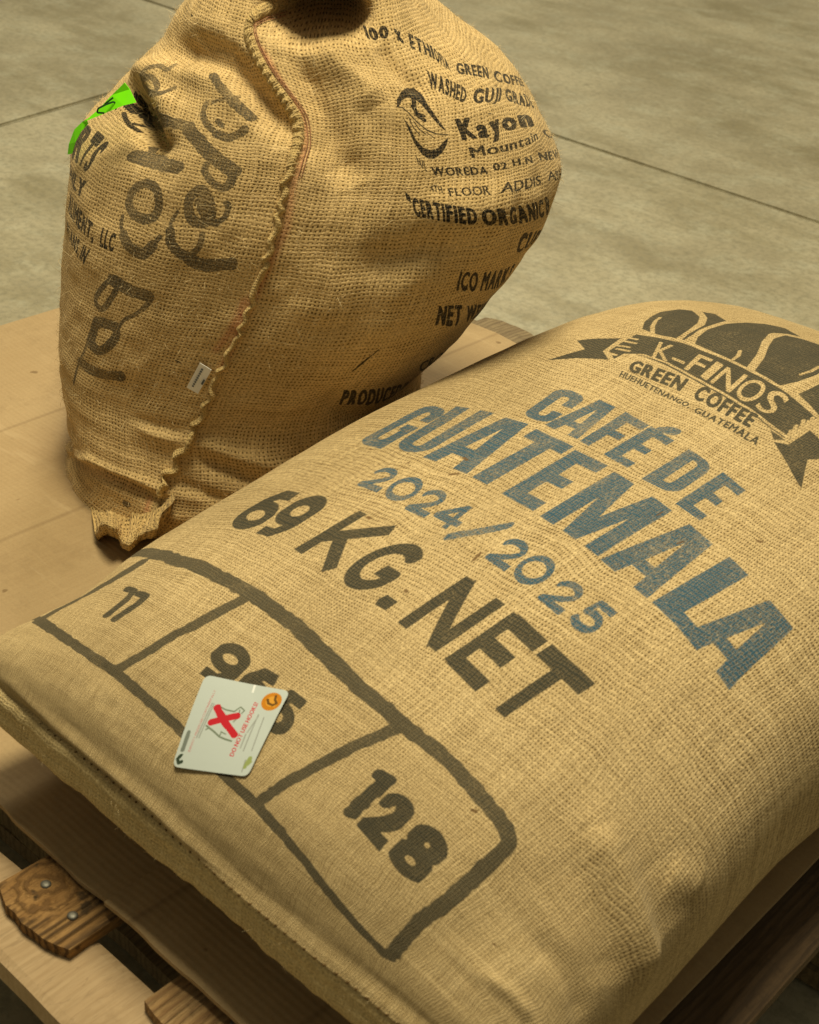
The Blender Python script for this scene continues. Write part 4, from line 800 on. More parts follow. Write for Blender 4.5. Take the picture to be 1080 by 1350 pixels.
# ---------------------------------------------------------------- floor
m_conc = concrete(); m_joint = simple('joint_filler', (.075, .065, .035), .9, .1, vary=.3)
FZ = -.152
me = mesh('floor', [(-25, -12, FZ - .02), (15, -12, FZ - .02), (15, 30, FZ - .02), (-25, 30, FZ - .02)], [(0, 1, 2, 3)], m_joint)
floor = link('floor', me, kind='structure')
XJ = [-9.2, -5.9, JX, .62, 3.9]; YJ = [-6, -.62, JY, 5.98, 9.3, 12.6]
SK = -.19
def slab_mesh(w, d, skew0, skew1):
    bm = bmesh.new(); g = .0045
    b = [bm.verts.new(p) for p in ((g, g, 0), (w - g, g, 0), (w - g + SK * d, d - g, 0), (g + SK * d, d - g, 0))]
    f = bm.faces.new(b); r = bmesh.ops.extrude_face_region(bm, geom=[f]); bmesh.ops.translate(bm, vec=(0, 0, -.03), verts=[v for v in r['geom'] if isinstance(v, bmesh.types.BMVert)])
    bmesh.ops.recalc_face_normals(bm, faces=bm.faces)
    bmesh.ops.bevel(bm, geom=[e for e in bm.edges if all(v.co.z > -.001 for v in e.verts)], offset=.004, segments=2, affect='EDGES')
    me = bpy.data.meshes.new('concrete_slab'); bm.to_mesh(me); bm.free(); me.materials.append(m_conc); return me
for i in range(len(XJ) - 1):
    for j in range(len(YJ) - 1):
        s = link('concrete_slab', slab_mesh(XJ[i + 1] - XJ[i], YJ[j + 1] - YJ[j], 0, 0), floor); s.location = (XJ[i] + SK * (YJ[j] - 1.7), YJ[j], FZ)

# ---------------------------------------------------------------- pallet
pallet = empty('pallet', (-.85, .95, FZ)); describe(pallet, 'worn wooden pallet under the cardboard, its board ends showing at the lower left', 'pallet')
w_pale = wood('pale_pine', (.42, .29, .15), (.47, .335, .18), (.33, .22, .105), .28)
w_knot = wood('knotty_weathered_pine', (.27, .145, .045), (.40, .235, .085), (.075, .040, .015), .85, .8, (.028, .034), .85)
w_mid = wood('orange_pine', (.38, .225, .085), (.44, .29, .13), (.17, .085, .03), .5, .7, (.072, .064), .35)
w_shaded = wood('shade_darkened_pine', (.085, .052, .024), (.12, .075, .035), (.04, .025, .012), .5)  # for the right-hand edge board: its shade is put into the wood colour
w_dull = wood('grey_brown_pine', (.19, .135, .065), (.25, .185, .09), (.10, .065, .03), .5)
DT = -.0065                                                # top of the deck boards
def board(name, x0, x1, y0, y1, ztop, th, mat, seed, wane=.006, corners=.0, along='y', parent=pallet):
    """sawn board with uneven ends and slightly rounded, waney edges; local origin at its low corner"""
    rs = random.Random(seed); L_ = (y1 - y0) if along == 'y' else (x1 - x0); W_ = (x1 - x0) if along == 'y' else (y1 - y0)
    nl, nw = 40, 9; T, Bv = [], []
    for i in range(nl):
        for j in range(nw):
            u = i / (nl - 1) * L_; v = j / (nw - 1) * W_
            e = wane * (.5 + .5 * math.sin(u * 31 + seed) * math.sin(u * 83 + seed * 2)) 
            if j == 0: v += e * (rs.random() * .3 + .7)
            if j == nw - 1: v -= e * (rs.random() * .3 + .5)
            fr = abs(j / (nw - 1) - .5) * 2
            if i == 0: u += corners * fr ** 3 + rs.uniform(0, .002)
            if i == nl - 1: u -= corners * fr ** 3 * .7 + rs.uniform(0, .002)
            if 0 < i < nl - 1: pass
            dz = -.0022 if (j in (0, nw - 1) or i in (0, nl - 1)) else .0006 * math.sin(u * 40 + v * 90 + seed)
            T.append((u, v, dz)); Bv.append((u, v, -th))
    conv = (lambda p: (p[1], p[0], p[2])) if along == 'y' else (lambda p: p)
    V = [conv(p) for p in T + Bv]; F = []; o = nl * nw
    for i in range(nl - 1):
        for j in range(nw - 1):
            a = i * nw + j; F.append((a, a + nw, a + nw + 1, a + 1)); F.append((o + a, o + a + 1, o + a + nw + 1, o + a + nw))
    for i in range(nl - 1):
        for j in (0, nw - 1):
            a = i * nw + j; F.append((a, a + nw, o + a + nw, o + a))
    for j in range(nw - 1):
        for i in (0, nl - 1):
            a = i * nw + j; F.append((a, a + 1, o + a + 1, o + a))
    me = mesh(name, V, F, mat); bm = bmesh.new(); bm.from_mesh(me); bmesh.ops.recalc_face_normals(bm, faces=bm.faces); bm.to_mesh(me); bm.free()
    ob = link(name, me, parent); ob.location = Vector((x0, y0, ztop)) - (parent.location if parent else Vector()); return ob
m_nail = simple('nail_steel', (.22, .21, .17), .55, .4, .8)
def nail_mesh():
    V = []; F = []; n = 14; prof = [(.0042, -.001), (.0044, .0004), (.0034, .0013), (.0015, .0017)]
    for r, z in prof:
        for k in range(n): a = 2 * math.pi * k / n; V.append((r * math.cos(a), r * math.sin(a) * .93, z))
    for i in range(len(prof) - 1):
        for k in range(n): F.append((i * n + k, i * n + (k + 1) % n, (i + 1) * n + (k + 1) % n, (i + 1) * n + k))
    F.append(tuple((len(prof) - 1) * n + k for k in range(n)))
    me = mesh('nail', V, F, m_nail); me.polygons.foreach_set('use_smooth', [True] * len(F)); return me
NAIL = nail_mesh()
DB = [(-1.50, -1.405, w_dull, .395, 1.515, .002), (-1.33, -1.235, w_pale, .40, 1.51, .002), (-1.156, -1.056, w_dull, .395, 1.520, .016), (-.935, -.84, w_pale, .398, 1.515, .002),
      (-.713, -.622, w_knot, .392, 1.51, .010), (-.551, -.440, w_mid, .408, 1.513, .004), (-.40, -.345, w_dull, .40, 1.51, .002), (-.333, -.235, w_shaded, .40, 1.51, .003)]
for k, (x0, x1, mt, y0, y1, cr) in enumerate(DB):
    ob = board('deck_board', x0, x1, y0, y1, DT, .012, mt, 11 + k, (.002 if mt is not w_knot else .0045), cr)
    if mt is w_knot: ob['label'] = 'dark knotty weathered board end with two nails'
    if mt is w_mid: ob['label'] = 'orange stained board end with one nail'
    sp = {4: [(.028, .034), (.067, .030)], 5: [(.062, .036)]}.get(k, [(.025, .03), (.07, .036)])
    for (nx, ny) in sp:
        n = link('nail', NAIL, ob); n.location = (nx, ny, .0002)
for k, (y0, y1) in enumerate(((.364, .429), (.90, 1.0), (1.415, 1.513))):
    board('stringer_board', -1.505, -.237, y0, y1, DT - .0125, .022, w_pale if k == 0 else w_dull, 31 + k, .0030 if k == 0 else .003, .002, along='x')
for k, (x0, x1) in enumerate(((-1.505, -1.38), (-.90, -.78), (-.36, -.239))):
    for q, (y0, y1) in enumerate(((.50, .575), (.905, .99), (1.42, 1.51))):
        board('pallet_block', x0, x1, y0, y1, DT - .035, .085, w_dull, 51 + 3 * k + q, .001, .0)
for k, (y0, y1) in enumerate(((.50, .58), (.90, .995), (1.42, 1.512))):
    board('bottom_board', -1.505, -.237, y0, y1, DT - .1205, .020, w_dull, 71 + k, .003, .002, along='x')

# ---------------------------------------------------------------- cardboard
m_card = cardboard()
def sheet(name, x0, x1, y0, y1, z, folds, th, wav, seed, parent):
    nx, ny = 300, 110; X = np.linspace(x0, x1, nx); Y = np.linspace(y0, y1, ny); XX, YY = np.meshgrid(X, Y)
    ed = np.minimum(YY - y0, y1 - YY); YY2 = YY.copy()
    front = np.exp(-((YY - y0) / .05) ** 2)
    YY2 += front * wav * (vnoise(XX, XX * 0, .06, 1, seed) * .6 + vnoise(XX, XX * 0, .02, 1, seed + 1) * .25)
    ZZ = z + front * (.003 + .0035 * vnoise(XX, XX * 0, .09, 1, seed + 2)) * (wav > 0) + .0008 * vnoise(XX, YY, .2, .3, seed + 3) + .0006
    rt = np.exp(-((XX - x1) / .03) ** 2); ZZ += rt * .0035 * (.6 + .6 * vnoise(YY, YY * 0, .12, 1, seed + 4)) * (wav > 0)
    ZZ += np.interp(XX - .003 * vnoise(YY, YY * 0, .3, 1, seed + 5), *folds)
    top = np.stack([XX, YY2, ZZ], -1).reshape(-1, 3); bot = top - [0, 0, th]
    V = np.vstack([top, bot]); o = nx * ny; F = []
    for j in range(ny - 1):
        for i in range(nx - 1):
            a = j * nx + i; F.append((a, a + 1, a + nx + 1, a + nx)); F.append((o + a, o + a + nx, o + a + nx + 1, o + a + 1))
    for i in range(nx - 1):
        for j in (0, ny - 1): a = j * nx + i; F.append((a, a + 1, o + a + 1, o + a) if j else (a, o + a, o + a + 1, a + 1))
    for j in range(ny - 1):
        for i in (0, nx - 1): a = j * nx + i; F.append((a, a + nx, o + a + nx, o + a) if not i else (a, o + a, o + a + nx, a + nx))
    me = mesh(name, V, F, m_card); return link(name, me, parent)
cb = sheet('cardboard_sheet', -1.502, -.610, .443, 1.452, -.0012, ([-1.502, -1.40, -1.292, -1.283, -1.088, -.99, -.60], [.016, .006, .0, .0005, .0075, .0, .0]), .0042, .005, 5, None)
describe(cb, 'large brown cardboard sheet creased along its length, left part of the pallet covering', 'cardboard')
cb2 = sheet('cardboard_sheet', -.632, -.278, .438, 1.447, .0034, ([-.64, -.602, -.596, -.45, -.27], [-.0006, .0014, .0014, -.0006, .0]), .0040, .005, 25, None)
describe(cb2, 'narrower cardboard sheet lapping over the larger one under the lower right of the lying sack', 'cardboard')

# ---------------------------------------------------------------- print sheets
CUTV = .02
res = 2000
shL = Sheet(LY_CU, LY_CV, res, ['dark', 'blue', 'table', 'fleck']); shL.draw(LY_MARKS)
im = np.zeros((shL.H, shL.W, 4), np.float32); im[..., 3] = 1
im[..., 0] = np.maximum(shL.L['dark'], shL.L['table'] * .93); im[..., 1] = shL.L['blue']; im[..., 2] = shL.L['fleck']
img_l = make_image('lying_sack_print', im)
shS = Sheet(ST_CU, ST_CV, res, ['dark', 'marker', 'red']); shS.draw(ST_MARKS)
im = np.zeros((shS.H, shS.W, 4), np.float32); im[..., 3] = 1
im[..., 0] = shS.L['dark']; im[..., 1] = shS.L['marker']; im[..., 2] = shS.L['red']
rr = im[..., 2]
for _ in range(3): rr = (rr + np.roll(rr, 5, 0) + np.roll(rr, -5, 0) + np.roll(rr, 5, 1) + np.roll(rr, -5, 1)) / 5
im[..., 2] = rr
img_s = make_image('standing_sack_print', im)

# ---------------------------------------------------------------- lying sack
m_lay = burlap('burlap_fine', .0025, (.545, .410, .205), (.405, .290, .130), (.125, .08, .03), img_l,
               [((.027, .029, .021), .97, .37, .68), ((.012, .074, .122), .96, .42, .50), ((.13, .07, .025), .9, .3, .8)], (LY_CU, LY_CV), gap=.54, bump=.75, grain=430)
PL, UL, VL = lying_sack(LY_CREASES)
lay = empty('coffee_sack', (-.56, .98, 0)); describe(lay, 'full burlap sack lying flat with blue and black lettering, in front of the upright one', 'sack')
def under(parent, name, me, **k):
    o = link(name, me, parent, **k); o.location = -parent.location; return o
under(lay, 'sack_body', grid_mesh('sack_body', PL, (UL[0, 1], VL[1, 0]), True, m_lay))
NL = grid_normals(PL, -1)
# hem: folded double edge hanging below the stitch line at the near end
m_hem = burlap('burlap_hem', .0032, (.58, .45, .22), (.50, .37, .165), (.27, .18, .07), gap=.36, bump=.7)
n_h = 420; xs = np.linspace(LY_LEFT[0] + .012, LY_RIGHT[0] - .012, n_h)
seam_pts = []
top_half = PL[2]; order = np.argsort(top_half[:, 0]); hz = np.interp(xs, top_half[order, 0], top_half[order, 2]); hy = np.interp(xs, top_half[order, 0], top_half[order, 1])
hz += .0015; hz = np.convolve(np.pad(hz, 15, 'edge'), np.ones(31) / 31, 'valid'); hy = np.convolve(np.pad(hy, 15, 'edge'), np.ones(31) / 31, 'valid')
prof = [(.0085, -.003), (.0060, .0045), (.001, .0085), (-.0045, .0055), (-.0075, -.002), (-.0065, -.005), (-.0080, -.011), (-.0090, -.018), (-.0080, -.0225), (-.005, -.0235), (-.002, -.018), (.0, -.010), (.004, -.004)]
HP = np.zeros((len(prof), n_h, 3))
for k, (dy, dz) in enumerate(prof):
    wv = .0030 * vnoise(xs, xs * 0, .085, 1, 61) + .0006 * vnoise(xs, xs * 0, .018, 1, 62)
    r = .0009 * vnoise(xs, xs * 0 + k * .37, .011, 1, 63 + k // 3)
    HP[k, :, 0] = xs; HP[k, :, 1] = hy + dy + wv + r * .5; HP[k, :, 2] = hz + dz + r + .003 * vnoise(xs, xs * 0, .07, 1, 66) * (dz < -.01)
under(lay, 'hem', grid_mesh('hem', HP, (xs[1] - xs[0], .008), False, m_hem, flip=True))
m_thread = simple('stitch_thread', (.11, .065, .022), .9, .1, vary=.3, scale=200)
m_threadl = simple('pale_thread', (.50, .37, .17), .9, .1, vary=.2, scale=200)
rw = int(round(.0165 / VL[1, 0])); rowP, rowN = PL[rw], NL[rw]; ok_ = np.nonzero((rowN[:, 2] > .15) & (rowP[:, 2] > .09))[0]; ok_ = ok_[np.argsort(rowP[ok_, 0])]
d_ = np.concatenate([[0], np.cumsum(np.linalg.norm(np.diff(rowP[ok_], axis=0), axis=1))])
for q_ in np.arange(.02, d_[-1] - .02, .0088):                # dark needle stitches in the groove behind the rolled edge
    q_ += random.uniform(-.0012, .0012); ln = random.uniform(.0030, .0050)
    p = []
    for s_ in (0, .5, 1):
        x_ = q_ + ln * s_; k_ = np.interp(x_, d_, ok_.astype(float)); i_ = int(round(k_)) % LY_N
        c_ = np.array([np.interp(x_, d_, rowP[ok_, m_]) for m_ in range(3)]); p.append(tuple(c_ + rowN[i_] * (.0004 + .0011 * (s_ == .5)) + np.array([0, .0016 * (s_ - .5), 0])))
    under(lay, 'stitch', tube('stitch', p, .00105, m_thread, 5), smooth=True)

m_straw = simple('pale_straw', (.62, .50, .27), .7, .2, vary=.2, scale=80)
for (su_, sv_, an_, ln_) in STRAWS:                           # a few pulled yarn ends lying on the cloth
    p = []
    for s_ in (0, .3, .6, 1):
        u_ = su_ + math.cos(an_) * ln_ * s_ + .0012 * math.sin(4 * s_ + su_ * 90); v_ = sv_ + math.sin(an_) * ln_ * s_ + .0010 * math.cos(5 * s_ + sv_ * 70)
        p.append(tuple(grid_at(PL, u_ / UL[0, 1], v_ / VL[1, 0]) + (.0006 + .0015 * math.sin(s_ * 3.1)) * grid_at(NL, u_ / UL[0, 1], v_ / VL[1, 0])))
    under(lay, 'pulled_yarn', tube('pulled_yarn', p, .00042, m_straw, 5), smooth=True)

# ---------------------------------------------------------------- standing sack
m_std = burlap('burlap_coarse', .0041, (.65, .465, .215), (.50, .345, .14), (.11, .065, .018), img_s,
               [((.012, .011, .009), 1., .32, .66), ((.040, .036, .026), .92, .44, .48), ((.50, .08, .05), .50, .3, .6)], (ST_CU, ST_CV), gap=.52, bump=.52, grain=360, weave='Weave')
PS, US, VS = standing_sack(ST_CREASES, ST_DENTS)
std = empty('coffee_sack', (ST_Q[0], ST_Q[1], 0)); describe(std, 'bulging burlap sack standing upright with black handwriting, a green sticker and black print', 'sack')
me = grid_mesh('sack_body', PS, (US[0, 1], VS[1, 0]), True, m_std)
circ = np.linalg.norm(np.diff(np.concatenate([PS, PS[:, :1]], 1), axis=1), axis=2).sum(1); circ = np.convolve(np.pad(circ, 20, 'edge'), np.ones(41) / 41, 'valid')
uvl = me.uv_layers['UVMap']; fl_ = np.zeros(len(me.loops) * 2, np.float32); uvl.data.foreach_get('uv', fl_); fl_ = fl_.reshape(-1, 2)
fl_[:, 0] = ST_CU / 2 + (fl_[:, 0] - ST_CU / 2) * np.interp(fl_[:, 1], np.arange(ST_M) * VS[1, 0], circ) / 1.55
wv_ = me.uv_layers.new(name='Weave'); wv_.data.foreach_set('uv', fl_.ravel()); me.uv_layers.active_index = 0
under(std, 'sack_body', me)
NS = grid_normals(PS, 1)
def cloth(P, N, du, dv, u, v, off=0.):
    return grid_at(P, u / du, v / dv) + off * grid_at(N, u / du, v / dv)
dus, dvs = US[0, 1], VS[1, 0]
sm = resample(np.array(SEAM_PATH), 360, False)
ker = np.ones(9) / 9; sm = np.stack([np.convolve(np.pad(sm[:, k], 4, 'edge'), ker, 'valid') for k in range(2)], 1)
m_ruff = burlap('burlap_selvedge', .0036, (.62, .45, .19), (.47, .33, .13), (.16, .10, .03), gap=.45, bump=.8)
# ruffled selvedge standing off the seam
tg = np.gradient(sm, axis=0); tg /= np.linalg.norm(tg, axis=1, keepdims=True); sd = np.stack([tg[:, 1], -tg[:, 0]], 1)
K_ = [(-.5, -.002), (-.35, .55), (-.1, 1.0), (.2, .82), (.42, .35), (.5, -.002)]
RP = np.zeros((len(K_), 360, 3)); aa = np.linspace(0, 1, 360)
for k, (s_, hgt) in enumerate(K_):
    for i in range(360):
        upper = 1 if aa[i] < .36 else 0
        wdt = np.interp(aa[i], [0, .12, .30, .42, .7, 1], [.018, .020, .018, .008, .0065, .011])
        amp = np.interp(aa[i], [0, .12, .30, .45, .7, 1], [.0042, .0042, .0042, .0055, .0060, .009])
        wob = vnoise(np.array([i * .01]), np.zeros(1), .085, 1, 91)[0]
        ruf = math.sin(i * (1.1 if upper else .5) + 2.5 * wob) * (.34 if upper else .22)
        uv = sm[i] + sd[i] * (s_ * wdt + (.0022 + .006 * max(0, aa[i] - .62)) * math.sin(i * .33 + 3 * wob) * (aa[i] > .4))
        RP[k, i] = cloth(PS, NS, dus, dvs, uv[0], uv[1], max(hgt, 0) * amp * (1 + ruf * (1 if k in (1, 2, 3) else .3)) + (.0004 if hgt > 0 else -.001))
under(std, 'side_seam', grid_mesh('side_seam', RP, (.0021, .004), False, m_ruff, flip=True))
# twin lines of stitching on the upper seam, whip stitches across it
def uvline(off, i0, i1, lift):
    return [tuple(cloth(PS, NS, dus, dvs, *(sm[i] + sd[i] * off), lift)) for i in range(i0, i1)]
m_pink = simple('seam_thread', (.36, .17, .095), .9, .1, vary=.3, scale=200)
for off in (.0105, .0135):
    under(std, 'stitching', tube('stitching', uvline(-off, 6, 150, .0012), lambda f: .0003 + .0002 * math.sin(f * 300) ** 2, m_pink, 5), smooth=True)
for i in range(8, 150, 7):
    j_ = random.uniform(-1, 1)
    p = [tuple(cloth(PS, NS, dus, dvs, *(sm[min(359, max(0, i + int((4 + j_) * s_)))] + sd[i] * (-.008 + .015 * s_)), .0048 - .006 * (s_ - .45) ** 2 * 1.8)) for s_ in (0, .25, .5, .75, 1)]
    under(std, 'stitch', tube('stitch', p, .00055, m_threadl, 5), smooth=True)

# bunched corner at the foot of the seam
def spline_rows(rows, n1, n2):
    A = np.array(rows, float)
    def cr_(A, n):
        K = len(A); t = np.linspace(0, K - 1, n); i = np.clip(t.astype(int), 0, K - 2); f = (t - i).reshape((-1,) + (1,) * (A.ndim - 1))
        g = lambda k: A[np.clip(k, 0, K - 1)]
        p0, p1, p2, p3 = g(i - 1), g(i), g(i + 1), g(i + 2)
        return .5 * (2 * p1 + (p2 - p0) * f + (2 * p0 - 5 * p1 + 4 * p2 - p3) * f ** 2 + (3 * p1 - 3 * p2 + p3 - p0) * f ** 3)
    A = cr_(A, n2); return np.swapaxes(cr_(np.swapaxes(A, 0, 1), n1), 0, 1)
G = spline_rows(EAR, 130, 60)
ii, jj = np.meshgrid(np.arange(130), np.arange(60))
G += grid_normals(G, 1) * (.0016 * vnoise(ii, jj, 7., 16., 21) + .0010 * vnoise(ii, jj, 3., 5., 22))[..., None] * np.clip(jj / 12, 0, 1)[..., None]
G[..., 2] = np.maximum(G[..., 2], .0015)
m_ear = burlap('burlap_corner', .0044, (.53, .37, .155), (.42, .29, .11), (.11, .065, .018), gap=.50, bump=.9, grain=330)
under(std, 'bunched_corner', grid_mesh('bunched_corner', G, (.0010, .0013), False, m_ear, flip=True))

# fluorescent green sticker, its upper end peeling away
def prism(name, poly3, back, mat):
    n = len(poly3); V = [Vector(p) for p in poly3] + [Vector(p) + Vector(back) for p in poly3]
    F = [tuple(range(n)), tuple(range(2 * n - 1, n - 1, -1))] + [(i, n + i, n + (i + 1) % n, (i + 1) % n) for i in range(n)]
    me = mesh(name, V, F, mat); bm = bmesh.new(); bm.from_mesh(me); bmesh.ops.triangulate(bm, faces=[f for f in bm.faces if len(f.verts) > 4]); bmesh.ops.recalc_face_normals(bm, faces=bm.faces); bm.to_mesh(me); bm.free(); return me
m_green = simple('fluorescent_green_paper', (.22, .95, .003), .6, .2, vary=.04)
gst = empty('sticker', tuple(np.array(GREEN['flap'][0]) + 0)); gst.parent = std; gst.location = Vector(gst.location) - std.location
gst['label'] = 'fluorescent green paper sticker with a peeled corner'
def under2(p, name, me, **k):
    o = link(name, me, p, **k); o.location = -(std.location + p.location); return o
under2(gst, 'sticker_flap', prism('sticker_flap', GREEN['flap'], (-.0003, .0006, 0), m_green))
under2(gst, 'sticker_tail', prism('sticker_tail', GREEN['tail'], (.0, .0006, 0), m_green))
m_ink = simple('sticker_ink', (.012, .06, .01), .6, .2)
fn = np.array([.45, -.72, .53]); fn /= np.linalg.norm(fn)
def ribbon(pts, w, nrm):
    pts = [np.array(p) for p in resample(np.array(pts), 26, False)]; V, F = [], []
    for i, p in enumerate(pts):
        t = pts[min(i + 1, len(pts) - 1)] - pts[max(i - 1, 0)]; t /= np.linalg.norm(t); s_ = np.cross(nrm, t); s_ /= np.linalg.norm(s_)
        V += [p - s_ * w / 2, p + s_ * w / 2]
    for i in range(len(pts) - 1): F.append((2 * i, 2 * i + 1, 2 * i + 3, 2 * i + 2))
    return V, F
V, F = [], []
for k in ('C', 'I'):
    v_, f_ = ribbon(GREEN['letter'][k], .0019, fn); o_ = len(V); V += v_; F += [tuple(a_ + o_ for a_ in q) for q in f_]
under2(gst, 'lettering', mesh('lettering', V, F, m_ink))
# small white woven tag caught in the seam
m_white = simple('white_tag', (.88, .87, .80), .6, .2, vary=.05)
tagm = prism('white_tag', TAG, (-.0004, .0007, 0), m_white)
tgo = under(std, 'white_tag', tagm); tgo['label'] = 'small white tag sewn into the side seam'
tv = [np.array(p) for p in TAG]; bl = lambda u, v: tv[0] * (1 - u) * (1 - v) + tv[1] * u * (1 - v) + tv[2] * u * v + tv[3] * (1 - u) * v
m_tink = simple('tag_ink', (.10, .12, .13), .7, .2)
nrm = np.cross(tv[1] - tv[0], tv[3] - tv[0]); nrm /= np.linalg.norm(nrm); nrm *= np.sign(nrm @ (np.array([0, 0, .83]) - tv[0]))
V, F = [], []
for (u0, u1, v0, v1) in [(.30, .42, .1, .95), (.52, .58, .15, .8)] + [(.30, .45, .12 + .1 * k, .17 + .1 * k) for k in range(8)]:
    n0 = len(V); V += [bl(u0, v0) + nrm * .0009, bl(u1, v0) + nrm * .0009, bl(u1, v1) + nrm * .0009, bl(u0, v1) + nrm * .0009]; F.append((n0, n0 + 1, n0 + 2, n0 + 3)) if v1 - v0 < .9 and (u1 - u0) < .2 else None
V2 = []; F2 = []
for k in range(9):
    v0 = .12 + k * .085; n0 = len(V2); V2 += [bl(.30, v0) + nrm * .0009, bl(.46, v0) + nrm * .0009, bl(.46, v0 + .055) + nrm * .0009, bl(.30, v0 + .055) + nrm * .0009]; F2.append((n0, n0 + 1, n0 + 2, n0 + 3))
n0 = len(V2); V2 += [bl(.82, .42) + nrm * .0009, bl(.97, .42) + nrm * .0009, bl(.97, .62) + nrm * .0009, bl(.82, .62) + nrm * .0009]; F2.append((n0, n0 + 1, n0 + 2, n0 + 3))
tp = link('tag_print', mesh('tag_print', V2, F2, m_tink), tgo)

# ---------------------------------------------------------------- card lying on the sack
cf = CARD_FRAME; cw, chh = .075, .082; ox = .008
shC = Sheet(cw, chh, 9000, ['red', 'redthin', 'grey', 'olive', 'logo', 'logo2', 'gold', 'gold2', 'gold3', 'green', 'glint'])
def shift(m):
    f = lambda p: (p[0] + ox, p[1] + .004)
    if m[0] == 'T': return ('T', m[1], m[2], m[3], [(i, f(p), f(q)) for i, p, q in m[4]])
    if m[0] == 'S': return ('S', m[1], m[2], [f(p) for p in m[3]])
    if m[0] == 'C': return ('C', m[1], f(m[2]), m[3])
    return ('P', m[1], [f(p) for p in m[2]])
def draw_card():
    for m in CARD_MARKS:
        if m[0] == 'C' and m[1] == 'gold' and m[3] < .01: continue
        shC.draw([shift(m)])
draw_card()
ci = np.ones((shC.H, shC.W, 4), np.float32); ci[..., :3] = (.73, .76, .73)
def lay_on(k, colr, a_=1.):
    m_ = (shC.L[k] * a_)[..., None]; ci[..., :3] = ci[..., :3] * (1 - m_) + np.array(colr, np.float32) * m_
lay_on('grey', (.55, .56, .53), .8); lay_on('redthin', (.72, .34, .33), .7); lay_on('olive', (.36, .40, .31), .75); lay_on('logo', (.20, .25, .18)); lay_on('logo2', (.38, .41, .36), .8)
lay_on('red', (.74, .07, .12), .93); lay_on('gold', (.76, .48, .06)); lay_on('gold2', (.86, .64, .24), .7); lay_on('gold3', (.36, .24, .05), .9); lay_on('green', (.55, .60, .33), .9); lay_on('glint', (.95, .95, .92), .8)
img_c = make_image('card_face', ci, True)
t = NT('laminated_card'); tu = t.n('ShaderNodeUVMap').outputs[0]; ti = t.n('ShaderNodeTexImage', extension='EXTEND'); ti.image = img_c; t.l(tu, ti.inputs[0])
m_cardf = t.fin(ti.outputs[0], .30, t.bump(t.noise(t.n('ShaderNodeTexCoord').outputs['Object'], 90, 3), .12, .001), spec=.45)
O_, EX, EY, EN = (np.array(cf[k]) for k in ('origin', 'ex', 'ey', 'n'))
quad = np.array(cf['corners']); NU = 26; GC = np.zeros((NU, NU, 3)); GUV = np.zeros((NU, NU, 2))
def rc(a_):                                                  # pull corners in for a rounded card
    return a_
for j in range(NU):
    for i in range(NU):
        u, v = i / (NU - 1), j / (NU - 1); r_ = .07
        du_ = max(0, r_ - min(u, 1 - u)) / r_; dv_ = max(0, r_ - min(v, 1 - v)) / r_
        if du_ > 0 and dv_ > 0:
            L_ = math.hypot(du_, dv_); m_ = max(du_, dv_); k_ = m_ / L_
            u = u + (r_ * du_ * (1 - k_)) * (1 if u < .5 else -1); v = v + (r_ * dv_ * (1 - k_)) * (1 if v < .5 else -1)
        p = quad[0] * (1 - u) * (1 - v) + quad[1] * u * (1 - v) + quad[2] * u * v + quad[3] * (1 - u) * v
        bk = cf['bend']; bend = bk[0] + bk[1] * p[0] + bk[2] * p[1] + bk[3] * p[0] ** 2 + bk[4] * p[0] * p[1] + bk[5] * p[1] ** 2 + .0030 * max(0, u + v - 1.5)
        GC[j, i] = O_ + EX * p[0] + EY * p[1] + EN * bend; GUV[j, i] = ((p[0] + ox) / cw, (p[1] + .004) / chh)
th_ = EN * -.0004
V = [tuple(p) for p in GC.reshape(-1, 3)] + [tuple(p + th_) for p in GC.reshape(-1, 3)]; F = []; o_ = NU * NU
for j in range(NU - 1):
    for i in range(NU - 1):
        a_ = j * NU + i; F.append((a_, a_ + 1, a_ + NU + 1, a_ + NU)); F.append((o_ + a_, o_ + a_ + NU, o_ + a_ + NU + 1, o_ + a_ + 1))
for i in range(NU - 1):
    for (a_, b_) in ((i, i + 1), ((NU - 1) * NU + i + 1, (NU - 1) * NU + i), ((i + 1) * NU, i * NU), (i * NU + NU - 1, (i + 1) * NU + NU - 1)):
        F.append((a_, o_ + a_, o_ + b_, b_))
ctr = GC[NU // 2, NU // 2]; me = mesh('card', [np.array(p) - ctr for p in V], F, m_cardf)
uvl = me.uv_layers.new(name='UVMap'); fuv = GUV.reshape(-1, 2)
for lp in me.loops: uvl.data[lp.index].uv = tuple(fuv[lp.vertex_index % o_])
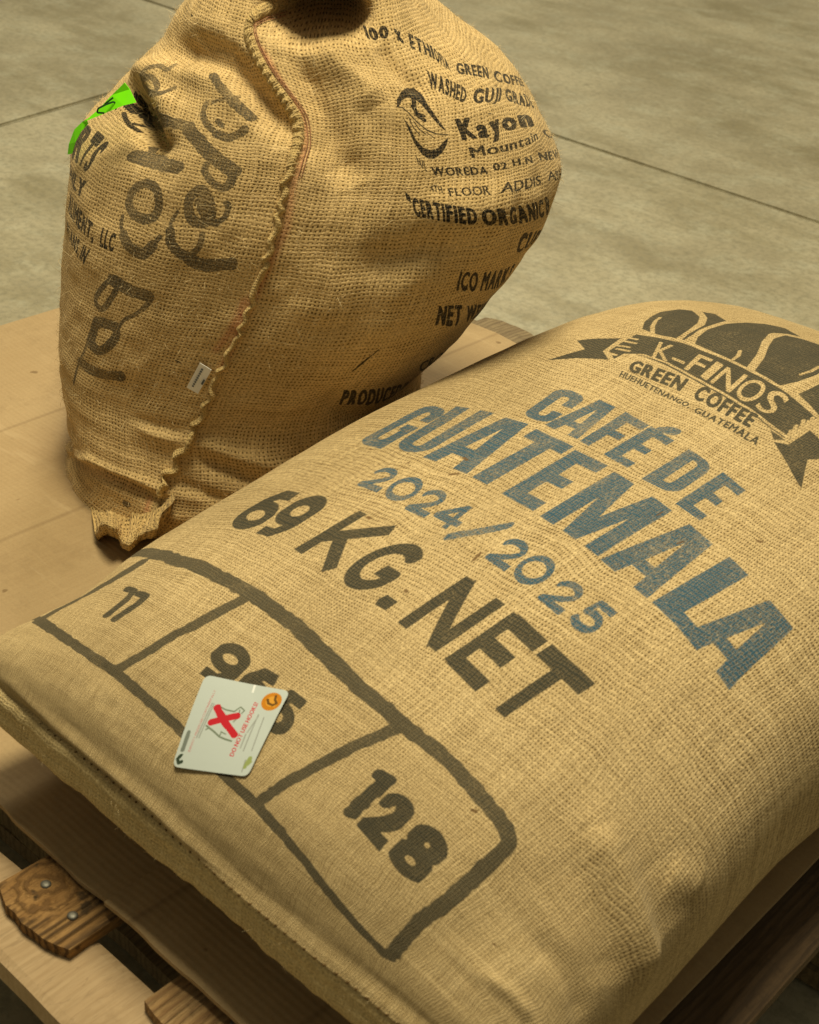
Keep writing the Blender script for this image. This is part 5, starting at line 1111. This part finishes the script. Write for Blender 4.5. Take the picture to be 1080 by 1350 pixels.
card = link('label_card', me); me.polygons.foreach_set('use_smooth', [i_ < 2 * (NU - 1) ** 2 for i_ in range(len(me.polygons))]); me.set_sharp_from_angle(angle=.8); card.location = ctr
describe(card, 'small white printed card with a red cross lying on the flat sack', 'card')
# the two staples' glint
m_st = simple('staple_steel', (.7, .7, .66), .25, .6, 1)

# ---------------------------------------------------------------- loose jute fibres
def fuzz(P, N, count, lmin, lmax, rad, mat, seed, lo=0, hi=1, upper=True):
    rs = np.random.RandomState(seed); M_, N_ = P.shape[:2]
    V, F = [], []; k = 0
    while k < count:
        j = rs.randint(int(M_ * lo) + 2, int(M_ * hi) - 2); i = rs.randint(0, N_)
        p, n = P[j, i], N[j, i]
        if upper and n[2] < -.25: continue
        k += 1
        t = np.cross(n, rs.randn(3)); t /= np.linalg.norm(t)
        d = n * rs.uniform(.25, 1.0) + t * rs.uniform(.6, 1.3); d /= np.linalg.norm(d); L_ = rs.uniform(lmin, lmax) * (1 if rs.rand() < .93 else 2.2)
        s_ = np.cross(d, rs.randn(3)); s_ /= np.linalg.norm(s_); s_ *= rad
        q = p + d * L_ * .5 + n * L_ * .06; e_ = p + d * L_ - n * L_ * rs.uniform(-.1, .25) + t * L_ * rs.uniform(-.2, .3)
        b_ = len(V); V += [p - s_, p + s_, q - s_ * .8, q + s_ * .8, e_]; F += [(b_, b_ + 1, b_ + 3, b_ + 2), (b_ + 2, b_ + 3, b_ + 4)]
    return mesh('loose_fibres', V, F, mat)
m_fib = simple('jute_fibre', (.66, .52, .28), .8, .2, vary=.25, scale=60)
f1 = under(lay, 'loose_fibres', fuzz(PL, NL, 17000, .003, .0105, .00015, m_fib, 3)); f1['kind'] = 'stuff'
f2 = under(std, 'loose_fibres', fuzz(PS, NS, 10000, .003, .0100, .00014, m_fib, 4)); f2['kind'] = 'stuff'
f3 = under(lay, 'hem_fibres', fuzz(HP, grid_normals(HP, -1), 260, .002, .005, .00012, m_fib, 5, .1, .9, False)); f3['kind'] = 'stuff'
